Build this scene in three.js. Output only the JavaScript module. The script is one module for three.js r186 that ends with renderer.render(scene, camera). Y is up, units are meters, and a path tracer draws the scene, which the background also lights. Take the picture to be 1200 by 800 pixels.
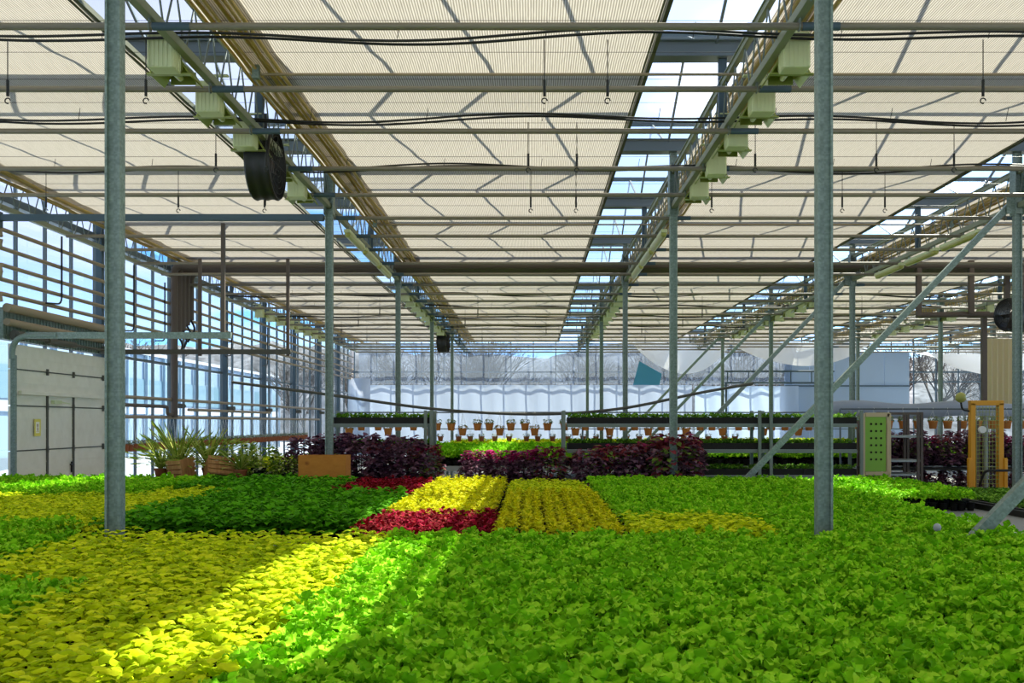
import * as THREE from 'three';
import { Sky } from 'three/addons/objects/Sky.js';
import { mergeGeometries } from 'three/addons/utils/BufferGeometryUtils.js';
import { RoundedBoxGeometry } from 'three/addons/geometries/RoundedBoxGeometry.js';

// ---------------------------------------------------------------- camera, sky, sun, exposure
const scene = new THREE.Scene();
const H = 1.65;                                            // lens height above the floor
const camera = new THREE.PerspectiveCamera(THREE.MathUtils.radToDeg(2 * Math.atan(400 / 1114)), 1.5, 0.05, 400);
camera.position.set(0, H, 0);
camera.lookAt(0, H, -1);
camera.setViewOffset(1200, 800, -23, -95, 1200, 800);      // shift lens, verticals stay vertical
const sky = new Sky();
sky.scale.setScalar(1000);
const SUN_DIR = new THREE.Vector3(0.6, 1, -0.81).normalize();
{
  const u = sky.material.uniforms;
  u.turbidity.value = 6; u.rayleigh.value = 0.7; u.mieCoefficient.value = 0.003; u.mieDirectionalG.value = 0.7;
  u.sunPosition.value.copy(SUN_DIR);
  u.cloudCoverage.value = 0.75; u.cloudDensity.value = 0.5; u.cloudElevation.value = 0.5;
}
scene.add(sky);
scene.backgroundIntensity = 0.26;
const sun = new THREE.DirectionalLight(new THREE.Color(1, 0.92, 0.77), 9.5);
sun.position.copy(SUN_DIR).multiplyScalar(60).add(new THREE.Vector3(2, 0, -16));
sun.target.position.set(2, 0, -16);
sun.castShadow = true;
sun.shadow.mapSize.set(4096, 4096);
Object.assign(sun.shadow.camera, { left: -32, right: 32, top: 32, bottom: -32, near: 1, far: 140 });
scene.add(sun, sun.target);
const renderer = new THREE.WebGLRenderer({ antialias: true });
renderer.toneMapping = THREE.LinearToneMapping;
renderer.toneMappingExposure = 1.52;
renderer.shadowMap.enabled = true;

// ---------------------------------------------------------------- helpers
function mulberry(a) { return () => { a |= 0; a = a + 0x6D2B79F5 | 0; let t = Math.imul(a ^ a >>> 15, 1 | a); t = t + Math.imul(t ^ t >>> 7, 61 | t) ^ t; return ((t ^ t >>> 14) >>> 0) / 4294967296; }; }
const R = mulberry(7);
const rr = (a, b) => a + (b - a) * R();
const V = (x, y, z) => new THREE.Vector3(x, y, z);
const names = new Map();
function numbered(n) { const k = names.get(n) ?? 0; names.set(n, k + 1); return k ? `${n}_${String(k).padStart(3, '0')}` : n; }
function tag(o, label, category, group, kind) {
  if (label) o.userData.label = label;
  if (category) o.userData.category = category;
  if (group) o.userData.group = group;
  if (kind) o.userData.kind = kind;
  return o;
}
function thing(name, pos, label, category, group) {
  const o = new THREE.Group(); o.name = numbered(name); o.position.set(...pos); scene.add(o);
  return tag(o, label, category, group);
}
function struct(name, pos = [0, 0, 0]) {
  const o = new THREE.Group(); o.name = numbered(name); o.position.set(...pos); scene.add(o); o.userData.kind = 'structure'; return o;
}
function part(parent, name, geo, mat, label) {
  const m = new THREE.Mesh(Array.isArray(geo) ? mergeGeometries(geo) : geo, mat); m.name = name; parent.add(m);
  if (label) m.userData.label = label;
  return m;
}
function solo(name, geo, mat, pos, label, category, group) {
  const m = new THREE.Mesh(Array.isArray(geo) ? mergeGeometries(geo) : geo, mat); m.name = numbered(name); m.position.set(...pos); scene.add(m);
  return tag(m, label, category, group);
}
function copy(o, pos, label, group, turn) {
  const c = o.clone(); c.name = numbered(o.name.replace(/_\d{3}$/, '')); scene.add(c);
  if (pos) c.position.set(...pos);
  if (turn !== undefined) c.rotation.y = turn;
  c.userData = { ...o.userData }; if (label) c.userData.label = label; if (group) c.userData.group = group;
  return c;
}
// box projected uv in metres
function uvm(g) {
  if (g.index) g = g.toNonIndexed();
  const p = g.attributes.position, n = g.attributes.normal, uv = new Float32Array(p.count * 2);
  for (let i = 0; i < p.count; i++) {
    const ax = Math.abs(n.getX(i)), ay = Math.abs(n.getY(i)), az = Math.abs(n.getZ(i));
    if (ay >= ax && ay >= az) { uv[i * 2] = p.getX(i); uv[i * 2 + 1] = p.getZ(i); } else if (ax >= az) { uv[i * 2] = p.getZ(i); uv[i * 2 + 1] = p.getY(i); } else { uv[i * 2] = p.getX(i); uv[i * 2 + 1] = p.getY(i); }
  }
  g.setAttribute('uv', new THREE.BufferAttribute(uv, 2));
  return g;
}
const box = (w, h, d, x = 0, y = 0, z = 0) => uvm(new THREE.BoxGeometry(w, h, d).translate(x, y, z));
const rbox = (w, h, d, r, x = 0, y = 0, z = 0) => uvm(new RoundedBoxGeometry(w, h, d, 2, r).translate(x, y, z));
function rod(a, b, r, n = 8, r2 = r) {                     // round bar between two points
  const d = b.clone().sub(a), l = d.length();
  const g = new THREE.CylinderGeometry(r2, r, l, n, 1).translate(0, l / 2, 0);
  g.applyQuaternion(new THREE.Quaternion().setFromUnitVectors(V(0, 1, 0), d.normalize())).translate(a.x, a.y, a.z);
  return g.toNonIndexed();
}
function bar(a, b, w, h) {                                 // square bar between two points
  const d = b.clone().sub(a), l = d.length();
  const g = box(w, l, h, 0, l / 2, 0);
  g.applyQuaternion(new THREE.Quaternion().setFromUnitVectors(V(0, 1, 0), d.normalize())).translate(a.x, a.y, a.z);
  return g;
}
function bent(pts, r, bend, n = 8) {                       // pipe with rounded corners
  const path = new THREE.CurvePath(); let last = pts[0];
  for (let i = 1; i < pts.length - 1; i++) {
    const p = pts[i], a = p.clone().add(pts[i - 1].clone().sub(p).setLength(bend)), b = p.clone().add(pts[i + 1].clone().sub(p).setLength(bend));
    path.add(new THREE.LineCurve3(last, a)); path.add(new THREE.QuadraticBezierCurve3(a, p, b)); last = b;
  }
  path.add(new THREE.LineCurve3(last, pts[pts.length - 1]));
  const out = [];
  for (const c of path.curves) out.push(new THREE.TubeGeometry(c, c.isLineCurve3 ? 1 : 6, r, n, false).toNonIndexed());
  return mergeGeometries(out);
}
const tube = (pts, r, seg = 24, n = 6) => new THREE.TubeGeometry(new THREE.CatmullRomCurve3(pts), seg, r, n, false).toNonIndexed();
const lathe = (prof, n = 14) => new THREE.LatheGeometry(prof.map(([x, y]) => new THREE.Vector2(x, y)), n).toNonIndexed();
function vnoise(seed) {
  const rnd = mulberry(seed), N = 64, t = Array.from({ length: N * N }, rnd);
  const s = (x) => x * x * (3 - 2 * x);
  return (x, y) => { const ix = Math.floor(x), iy = Math.floor(y), fx = s(x - ix), fy = s(y - iy), g = (a, b) => t[((b % N + N) % N) * N + ((a % N) + N) % N];
    return (g(ix, iy) * (1 - fx) + g(ix + 1, iy) * fx) * (1 - fy) + (g(ix, iy + 1) * (1 - fx) + g(ix + 1, iy + 1) * fx) * fy; };
}
function texture(w, h, metersU, metersV, fn, srgb = true) {
  const d = new Uint8Array(w * h * 4);
  for (let y = 0; y < h; y++) for (let x = 0; x < w; x++) { const c = fn(x / w, y / h); const i = (y * w + x) * 4; d[i] = c[0]; d[i + 1] = c[1]; d[i + 2] = c[2]; d[i + 3] = 255; }
  const t = new THREE.DataTexture(d, w, h); t.wrapS = t.wrapT = THREE.RepeatWrapping; t.magFilter = THREE.LinearFilter; t.minFilter = THREE.LinearMipmapLinearFilter; t.generateMipmaps = true;
  if (srgb) t.colorSpace = THREE.SRGBColorSpace; t.repeat.set(1 / metersU, 1 / metersV); t.needsUpdate = true; return t;
}
const mix3 = (a, b, t) => [a[0] + (b[0] - a[0]) * t, a[1] + (b[1] - a[1]) * t, a[2] + (b[2] - a[2]) * t];
const std = (color, roughness = 0.7, metalness = 0, extra = {}) => new THREE.MeshStandardMaterial({ color, roughness, metalness, side: THREE.DoubleSide, ...extra });
const thinMat = (color, transmission, roughness = 1, extra = {}) => new THREE.MeshPhysicalMaterial({ color, transmission, roughness, thickness: 0, side: THREE.DoubleSide, specularIntensity: 0.3, ...extra });
const nA = vnoise(11), nB = vnoise(23);
const fbm = (u, v, n) => 0.5 * nA(u * n, v * n) + 0.3 * nB(u * n * 2, v * n * 2) + 0.2 * nA(u * n * 4 + 9, v * n * 4);

// textures: galvanised spangle, cloth threads, concrete, wood, board, leaves have none
const galvT = texture(256, 256, 0.5, 0.5, (u, v) => { const a = nA(u * 32, v * 32), b = nB(u * 16, v * 64); return mix3([108, 124, 117], [154, 170, 163], 0.6 * a + 0.4 * b); });
const pipeT = texture(256, 128, 1.5, 0.5, (u, v) => { const a = fbm(u, v, 16); return mix3([112, 106, 92], [146, 138, 120], a); });
const clothT = texture(512, 256, 0.168, 1.28, (u, v) => { const s = 0.5 + 0.5 * Math.sin(u * 8 * 2 * Math.PI), n = nA(u * 64, v * 16); return mix3([130, 122, 110], [224, 215, 203], 0.75 * s + 0.25 * n); });
const concT = texture(256, 256, 3, 3, (u, v) => mix3([120, 120, 116], [165, 165, 160], fbm(u, v, 16)));
const woodT = texture(128, 256, 0.2, 0.8, (u, v) => mix3([150, 98, 52], [206, 156, 98], 0.5 * nA(u * 32, v * 4) + 0.5 * nB(u * 8 + 3, v * 2)));
const boardT = texture(256, 128, 0.62, 0.3, (u, v) => { let c = mix3([186, 116, 38], [206, 136, 52], fbm(u, v, 8)); const d = Math.hypot((u - 0.7) * 2, v - 0.24); if (d < 0.13) c = mix3([120, 62, 14], c, Math.min(1, d / 0.13 + 0.3 * nA(u * 64, v * 64))); return c; });
const doorT = texture(256, 256, 1, 1, (u, v) => mix3([222, 217, 200], [236, 232, 218], fbm(u, v, 8)));

const M = {
  galv: std(0xffffff, 0.55, 0.25, { map: galvT }),
  girder: std(0x8c927c, 0.6, 0.2), rodm: std(0x76807c, 0.6, 0.3),
  pipe: std(0xffffff, 0.5, 0.15, { map: pipeT }), wallpipe: std(0x9c8b72, 0.55, 0.1), darkpipe: std(0x5b4f47, 0.6, 0.1),
  cable: std(0x17191a, 0.55), hook: std(0x2a2b2a, 0.5, 0.4), white: std(0xe6e6e2, 0.7),
  blue: std(0x465a68, 0.6, 0.1), mullion: std(0x67747c, 0.5, 0.3),
  glass: new THREE.MeshPhysicalMaterial({ color: 0xeef6f6, transmission: 1, roughness: 0.03, thickness: 0, side: THREE.DoubleSide }),
  cloth: thinMat(0xffffff, 0.5, 1, { map: clothT }), fold: thinMat(0xcdb678, 0.35, 1), edge: std(0x4d5034, 0.7),
  film: thinMat(0xb4bfd0, 0.36, 0.97), haze: thinMat(0xc8d2e0, 0.9, 0.36), fleece: thinMat(0xffffff, 0.66, 1), filmblue: thinMat(0xc3d4e8, 0.4, 0.95),
  concrete: std(0xffffff, 0.85, 0, { map: concT }), snow: std(0xbcc6d4, 0.9),
  door: std(0xffffff, 0.6, 0, { map: doorT }), seam: std(0x55544c, 0.7), black: std(0x131312, 0.6), rubber: std(0x1c1c1b, 0.45),
  lamp: std(0xcdd3a4, 0.45, 0.05), lampin: std(0x9da758, 0.3, 0.4), tubeglass: std(0xa8a854, 0.3),
  benchmetal: std(0x9aa09c, 0.5, 0.5), tray: std(0x16150f, 0.8), soil: std(0x1d140c, 0.95), mat: std(0x8b9092, 0.35),
  terra: std(0xc27c38, 0.8), terra2: std(0xa05a36, 0.8), rackm: std(0x7c887e, 0.6, 0.2), wood: std(0xffffff, 0.8, 0, { map: woodT }), board: std(0xffffff, 0.85, 0, { map: boardT }),
  yellow: std(0xdd9a12, 0.5), green: std(0x84b53c, 0.6), bark: std(0x4a423c, 0.9), stem: std(0x57662a, 0.8), stemdark: std(0x3a2a26, 0.8),
  rust: std(0x5d3a2c, 0.8), stake: std(0xb3b7bd, 0.4), bluewall: std(0x9fb6d2, 0.7), teal: std(0x3f90ad, 0.6),
};
const ORD = ['first', 'second', 'third', 'fourth', 'fifth', 'sixth', 'seventh', 'eighth', 'ninth', 'tenth', 'eleventh', 'twelfth', 'thirteenth', 'fourteenth', 'fifteenth', 'sixteenth', 'seventeenth', 'eighteenth', 'nineteenth', 'twentieth', 'twenty-first', 'twenty-second', 'twenty-third', 'twenty-fourth', 'twenty-fifth', 'twenty-sixth'];
const F = 1114, pxOf = (x, d) => 623 + x * F / d, pyOf = (h, d) => 495 - h * F / d;   // used to skip what the frame cannot see

// ---------------------------------------------------------------- setting: floor, outside ground, roof
const XW = -7.2, XE = 20, ZB = -38.2, ZF = 6.9, ROW0 = 6.04, BAY = 6.4, LINES = [-2.646, 1.854, 6.354, 10.854, 15.354];
const LINE_NAME = ['the post line beside the dark green bed', 'the post line beside the golden bed', 'the post line where the diagonal braces start', 'the post line one aisle past the braces', 'the post line two aisles past the braces'];
part(struct('floor'), 'slab', box(XE - XW + 0.4, 0.16, ZF - ZB + 0.4, (XE + XW) / 2, -0.08, (ZF + ZB) / 2), M.concrete);
{
  const g = new THREE.PlaneGeometry(260, 260, 130, 130).rotateX(-Math.PI / 2), p = g.attributes.position;
  for (let i = 0; i < p.count; i++) { const x = p.getX(i), z = p.getZ(i) - 40, d = Math.max(XW - 2 - x, x - XE - 2, z - ZF - 2, ZB - 2 - z, 0); p.setY(i, Math.min(1, d / 6) * (0.5 * nA(x * 0.2 + 50, z * 0.2 + 90) + 0.15 * nB(x * 0.7 + 40, z * 0.7 + 80))); }
  g.computeVertexNormals();
  const s = solo('snow_ground', g, M.snow, [0, -0.2, -40]); s.userData.kind = 'structure';
}
{
  const gy = H + 3.53, ridgeY = gy + 0.86, pitch = 3.2, w = 27.45 / 30, sl = Math.hypot(1.55, 0.76), ang = Math.atan2(0.76, 1.55);
  const paneG = new THREE.PlaneGeometry(w - 0.03, sl);
  const gut = [box(27.5, 0.012, 0.16, 0, 0.006, 0), box(27.5, 0.14, 0.012, 0, 0.07, 0.086), box(27.5, 0.14, 0.012, 0, 0.07, -0.086), box(27.5, 0.012, 0.06, 0, 0.14, 0.11), box(27.5, 0.012, 0.06, 0, 0.14, -0.11)];
  const gutG = mergeGeometries(gut), ridgeG = box(27.5, 0.06, 0.06);
  const barList = [];
  for (let i = 0; i <= 30; i++) for (const s of [-1, 1]) barList.push(bar(V(-13.72 + i * w, 0.13, s * 1.52), V(-13.72 + i * w, 0.86, 0), 0.024, 0.035));
  const barsG = mergeGeometries(barList);
  for (let k = -4; k < 10; k++) {
    const z0 = -(ROW0 + pitch * k), zm = z0 - 1.6, s = struct('ceiling', [(XW + XE) / 2 - 0.05, 0, zm]);
    const gg = part(s, 'gutter', gutG, M.mullion); gg.position.set(0, gy, 1.6);
    if (k === 9) part(s, 'gutter', gutG, M.mullion).position.set(0, gy, -1.6);
    part(s, 'ridge', ridgeG, M.mullion).position.set(0, ridgeY + 0.02, 0);
    part(s, 'glazing_bars', barsG, M.mullion).position.set(0, gy, 0);
    for (let i = 0; i < 30; i++) for (const sg of [-1, 1]) {
      const m = part(s, 'pane', paneG, M.glass);
      m.position.set(-13.72 + (i + 0.5) * w, gy + 0.5, sg * 0.775); m.rotation.x = -Math.PI / 2 + sg * ang;
    }
  }
}

// ---------------------------------------------------------------- glazed walls
const wallH = H + 3.53;
{
  const w = struct('wall_left'), x = XW;
  part(w, 'curb', box(0.16, 0.3, ZF - ZB, x, 0.15, (ZF + ZB) / 2), M.concrete);
  part(w, 'eave_rail', box(0.1, 0.11, ZF - ZB, x + 0.02, H + 3.04, (ZF + ZB) / 2), M.mullion);
  part(w, 'middle_rail', box(0.05, 0.05, ZF - ZB, x, H + 1.15, (ZF + ZB) / 2), M.mullion);
  const pg1 = new THREE.PlaneGeometry(0.77, 2.45).rotateY(Math.PI / 2), pg2 = new THREE.PlaneGeometry(0.77, 2.33).rotateY(Math.PI / 2), mg = box(0.05, wallH - 0.3, 0.03);
  for (let i = 0; i < 58; i++) {
    const d = -6.74 + i * 0.8; if (d > 37.5) break;
    part(w, 'mullion', mg, M.mullion).position.set(x, (wallH + 0.3) / 2, -d);
    if (d > 12.6 && d < 15.6) { if (d < 15.5) part(w, 'pane', pg2, M.glass).position.set(x, H + 2.35, -d - 0.4); continue; }
    part(w, 'pane', pg1, M.glass).position.set(x, 1.53, -d - 0.4);
    part(w, 'pane', pg2, M.glass).position.set(x, H + 2.35, -d - 0.4);
  }
  const post = rbox(0.1, wallH, 0.1, 0.008, 0, wallH / 2, 0);
  for (let k = -1; k <= 7; k++) { const d = 12.44 + 3.2 * k; part(w, 'wall_post', post, M.blue).position.set(-7.1, 0, -d); if (k > 0 && d < 36) { const b = part(w, 'vent_motor', [box(0.14, 0.09, 0.14, 0, 0, 0), box(0.05, 0.05, 0.25, 0, 0, -0.12)], M.seam); b.position.set(-6.98, H + 0.33, -d - 0.05); } }
}
{
  const w = struct('wall_back'), z = ZB - 0.05;
  part(w, 'curb', box(XE - XW, 0.3, 0.16, (XE + XW) / 2, 0.15, z), M.concrete);
  for (const [h, t, n] of [[3.05, 0.12, 'top_rail'], [2.03, 0.06, 'middle_rail'], [1.63, 0.06, 'lower_rail']]) part(w, n, box(XE - XW, t, 0.07, (XE + XW) / 2, H + h, z + 0.03), n === 'top_rail' ? M.galv : M.blue);
  const pg1 = new THREE.PlaneGeometry(0.87, 2.9), pg2 = new THREE.PlaneGeometry(0.87, 1.8), mg = box(0.04, wallH - 0.3, 0.05);
  for (let i = 0; i < 30; i++) {
    const x = XW + 0.07 + i * 0.9; if (x > XE) break;
    part(w, 'mullion', mg, M.blue).position.set(x, (wallH + 0.3) / 2, z);
    if (x > 10.3 && x < 14.9) continue;
    part(w, 'pane', pg1, M.glass).position.set(x + 0.45, 1.77, z);
    part(w, 'pane', pg2, M.glass).position.set(x + 0.45, H + 2.55, z);
  }
  // pale blue insulated cladding beside the glass
  for (let i = 0; i < 5; i++) { part(w, 'cladding_panel', rbox(0.985, 1.45, 0.06, 0.008, 10.65 + i, 1.03, z + 0.1), M.bluewall); part(w, 'cladding_panel', rbox(0.985, 1.36, 0.06, 0.008, 10.65 + i, H + 2.16, z + 0.1), M.bluewall); }
  part(w, 'cladding_panel', rbox(5, 1.3, 0.06, 0.008, 12.65, 2.45, z + 0.1), M.bluewall);
  part(w, 'cladding_rail', box(5, 0.05, 0.05, 12.65, H + 1.47, z + 0.16), M.blue);
}
for (const [nm, x0, x1] of [['wall_front', XW, XE]]) {
  const w = struct(nm), z = ZF - 0.05;
  part(w, 'curb', box(x1 - x0, 0.3, 0.16, (x0 + x1) / 2, 0.15, z), M.concrete);
  const pg = new THREE.PlaneGeometry(1.47, wallH - 0.35), mg = box(0.05, wallH - 0.3, 0.05);
  for (let i = 0; i < 18; i++) { part(w, 'mullion', mg, M.mullion).position.set(x0 + 0.1 + i * 1.5, (wallH + 0.3) / 2, z); part(w, 'pane', pg, M.glass).position.set(x0 + 0.85 + i * 1.5, (wallH + 0.3) / 2, z); }
}
{
  const w = struct('wall_right'), x = XE;
  part(w, 'curb', box(0.16, 0.3, ZF - ZB, x, 0.15, (ZF + ZB) / 2), M.concrete);
  const pg = new THREE.PlaneGeometry(1.57, wallH - 0.35).rotateY(Math.PI / 2), mg = box(0.05, wallH - 0.3, 0.05);
  for (let i = 0; i < 28; i++) { part(w, 'mullion', mg, M.mullion).position.set(x, (wallH + 0.3) / 2, ZF - 0.1 - i * 1.6); part(w, 'pane', pg, M.glass).position.set(x, (wallH + 0.3) / 2, ZF - 0.9 - i * 1.6); }
}

// ---------------------------------------------------------------- sectional door in the left wall
{
  const d = struct('door_1', [-7.02, 0, -14.2]);           // local z = 14.2 - depth
  const zc = (dep) => 14.2 - dep, D0 = 12.78, D1 = 15.6, len = D1 - D0, mid = zc((D0 + D1) / 2);
  const cuts = [0, 0.62, 1.264, 1.88, 2.375, 2.72];
  for (let i = 0; i < 5; i++) {
    const hh = cuts[i + 1] - cuts[i] - 0.012, y = (cuts[i + 1] + cuts[i]) / 2, gs = [rbox(0.045, hh, len, 0.006, 0, y, mid)];
    for (let r = 1; r < Math.round(hh / 0.15); r++) gs.push(box(0.006, 0.012, len - 0.02, 0.024, cuts[i] + r * hh / Math.round(hh / 0.15), mid));
    part(d, 'door_section', gs, M.door);
    if (i) part(d, 'section_seam', box(0.012, 0.016, len, 0.024, cuts[i], mid), M.seam);
  }
  for (const dep of [13.72, 14.5]) part(d, 'wicket_frame', box(0.02, 2.05, 0.045, 0.03, 1.03, zc(dep)), M.seam);
  part(d, 'stop_bar', rbox(0.05, 0.055, 2.4, 0.01, 0.05, 2.06, zc(14.15)), M.door);
  part(d, 'door_closer', [box(0.05, 0.05, 0.22, 0.05, 1.95, zc(13.95)), bar(V(0.06, 1.97, zc(13.85)), V(0.1, 1.93, zc(14.25)), 0.02, 0.015)], M.lamp);
  part(d, 'door_handle', [box(0.02, 0.16, 0.04, 0.04, 0.98, zc(14.44)), rod(V(0.07, 1.02, zc(14.44)), V(0.07, 1.02, zc(14.32)), 0.01)], M.black);
  for (const y of [0.62, 1.264, 1.88, 2.375]) for (const dep of [12.85, 13.72, 14.5, 15.5]) part(d, 'hinge', [box(0.015, 0.09, 0.05, 0.035, y, zc(dep)), rod(V(0.045, y, zc(dep) - 0.04), V(0.045, y, zc(dep) + 0.04), 0.01)], M.seam);
  // overhead tracks: a galvanised curved one at the near jamb and a dark one at the far jamb
  part(d, 'door_track', [bar(V(0.1, 0, zc(12.7)), V(0.1, 2.55, zc(12.7)), 0.06, 0.05), bent([V(0.1, 2.5, zc(12.66)), V(0.1, H + 1.16, zc(12.66)), V(0.7, H + 1.16, zc(12.66))], 0.04, 0.25, 8), bar(V(0.3, H + 1.16, zc(12.66)), V(3.02, H + 1.16, zc(12.66)), 0.085, 0.05)], M.galv);
  part(d, 'door_track', [bar(V(0.1, 0, zc(15.7)), V(0.1, 2.7, zc(15.7)), 0.06, 0.06), bar(V(0.1, H + 1.165, zc(15.66)), V(3.05, H + 1.165, zc(15.66)), 0.08, 0.05)], M.seam);
  for (const [x, dep, y0, y1] of [[2.9, 12.7, H + 1.12, H + 2.66], [3.0, 15.68, H + 1.1, H + 2.7], [1.55, 15.68, H + 1.1, H + 2.7]]) part(d, 'track_hanger', bar(V(x, y0, zc(dep)), V(x, y1, zc(dep)), 0.05, 0.045), M.darkpipe);
  const fas = [box(0.04, 0.42, len + 0.2, -0.06, 2.98, mid)]; for (let i = 0; i < 34; i++) fas.push(box(0.02, 0.42, 0.04, -0.035, 2.98, mid - len / 2 + i * 0.088));
  part(d, 'corrugated_fascia', fas, M.galv);
  part(d, 'torsion_shaft', [rod(V(0.1, 2.82, zc(12.7)), V(0.1, 2.82, zc(15.7)), 0.02), rod(V(0.1, 2.82, zc(13.6)), V(0.1, 2.82, zc(14.4)), 0.045, 10), rod(V(0.1, 2.82, zc(15.4)), V(0.1, 2.82, zc(15.65)), 0.07, 12), rod(V(0.1, 2.82, zc(12.72)), V(0.1, 2.82, zc(12.9)), 0.07, 12)], M.seam);
  const c = document.createElement('canvas'); c.width = 128; c.height = 180; const x = c.getContext('2d');
  x.fillStyle = '#e8da62'; x.fillRect(0, 0, 128, 180); x.fillStyle = '#f4f1e0'; x.fillRect(26, 30, 76, 118); x.fillStyle = '#b9a890'; x.fillRect(44, 52, 36, 30); x.fillRect(52, 86, 26, 40); x.fillStyle = '#d9cc9a'; x.fillRect(34, 130, 58, 8);
  const t = new THREE.CanvasTexture(c); t.colorSpace = THREE.SRGBColorSpace;
  const sg = solo('notice', new THREE.BoxGeometry(0.17, 0.24, 0.004), std(0xffffff, 0.7, 0, { map: t }), [-6.975, H - 0.07, -13.42], 'small yellow-bordered paper notice taped to the cream sectional door', 'notice');
  sg.rotation.y = Math.PI / 2;
}

// ---------------------------------------------------------------- posts, braces and girders
const postProto = (() => {
  const t = new THREE.Group(); t.name = 'steel_post';
  part(t, 'column', [rbox(0.095, wallH, 0.062, 0.006, 0, wallH / 2, -0.012), box(0.014, wallH - 0.02, 0.03, 0.0405, wallH / 2, 0.03), box(0.014, wallH - 0.02, 0.03, -0.0405, wallH / 2, 0.03)], M.galv);
  part(t, 'base_plate', rbox(0.2, 0.015, 0.2, 0.004, 0, 0.0075, 0), M.galv);
  part(t, 'girder_bracket', [box(0.012, 0.62, 0.16, 0.055, H + 3.02, 0), box(0.012, 0.62, 0.16, -0.055, H + 3.02, 0)], M.galv);
  return t;
})();
LINES.forEach((x, i) => {
  for (let r = 0; r < 5; r++) {
    const d = ROW0 + BAY * r; if (pxOf(x, d) > 1320) continue;
    const p = postProto.clone(); p.name = numbered('steel_post'); p.position.set(x, 0, -d); scene.add(p);
    tag(p, `greenish steel post, ${ORD[r]} row back, in ${LINE_NAME[i]}`, 'post');
  }
});
for (let r = 0; r < 5; r++) {
  const d = ROW0 + BAY * r, a = V(6.27, H + 2.86, -d), b = V(1.95, 0.02, -d);
  const t = thing('diagonal_brace', [0, 0, 0], ['thick steel brace rising out of the wide green bed at its near corner', 'long steel brace crossing in front of the seedling racks to the braced post', 'steel brace behind the seedling racks, the longer of those seen through them', 'steel brace in front of the hanging white sheet, fourth in depth', 'thin distant steel brace beneath the white awning, last in depth'][r], 'brace', 'diagonal braces');
  part(t, 'strut', bar(a, b, 0.075, 0.062), M.galv);
  part(t, 'foot_plate', box(0.1, 0.012, 0.12, 1.96, 0.006, -d), M.galv);
  part(t, 'top_gusset', box(0.22, 0.24, 0.012, 6.3, H + 2.84, -d + 0.055), M.galv);
}
const girderProto = (() => {
  const t = new THREE.Group(); t.name = 'lattice_girder';   // one bay, local z from 0 to -6.4
  part(t, 'top_chord', [box(0.05, 0.05, BAY - 0.01, 0, H + 3.27, -BAY / 2), box(0.075, 0.012, BAY - 0.01, 0, H + 3.3, -BAY / 2)], M.girder);
  part(t, 'bottom_chord', [box(0.06, 0.012, BAY - 0.01, 0, H + 2.8, -BAY / 2), box(0.012, 0.06, BAY - 0.01, 0.024, H + 2.83, -BAY / 2), box(0.012, 0.06, BAY - 0.01, -0.024, H + 2.83, -BAY / 2)], M.girder);
  for (let i = 0; i < 16; i++) { const z = -i * 0.4 - 0.02; part(t, 'web_rod', rod(V(0, H + 2.83, z), V(0, H + 3.26, z - 0.2), 0.008, 6), M.rodm); part(t, 'web_rod', rod(V(0, H + 3.26, z - 0.2), V(0, H + 2.83, z - 0.38), 0.008, 6), M.rodm); }
  part(t, 'gutter_strut', rbox(0.08, 0.66, 0.06, 0.006, 0, H + 3.2, -BAY / 2), M.blue);
  return t;
})();
[-6.96, ...LINES].forEach((x, i) => {
  for (let k = -1; k < 5; k++) {
    const g = girderProto.clone(); g.name = numbered('lattice_girder'); g.position.set(x, 0, -(ROW0 + BAY * k)); scene.add(g);
    tag(g, `lattice girder, ${ORD[k + 1]} bay along ${i ? LINE_NAME[i - 1] : 'the side glass wall'}`, 'girder');
  }
});
{ // tie beam from the side wall to the second post
  const t = thing('tie_beam', [0, 0, -12.44], 'dark square tie beam from side glass wall to the second post', 'beam');
  part(t, 'beam', rbox(4.3, 0.085, 0.07, 0.006, -4.87, H + 2.68, 0), M.blue); part(t, 'end_bracket', box(0.1, 0.2, 0.12, -7.0, H + 2.66, 0), M.blue);
}

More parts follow.
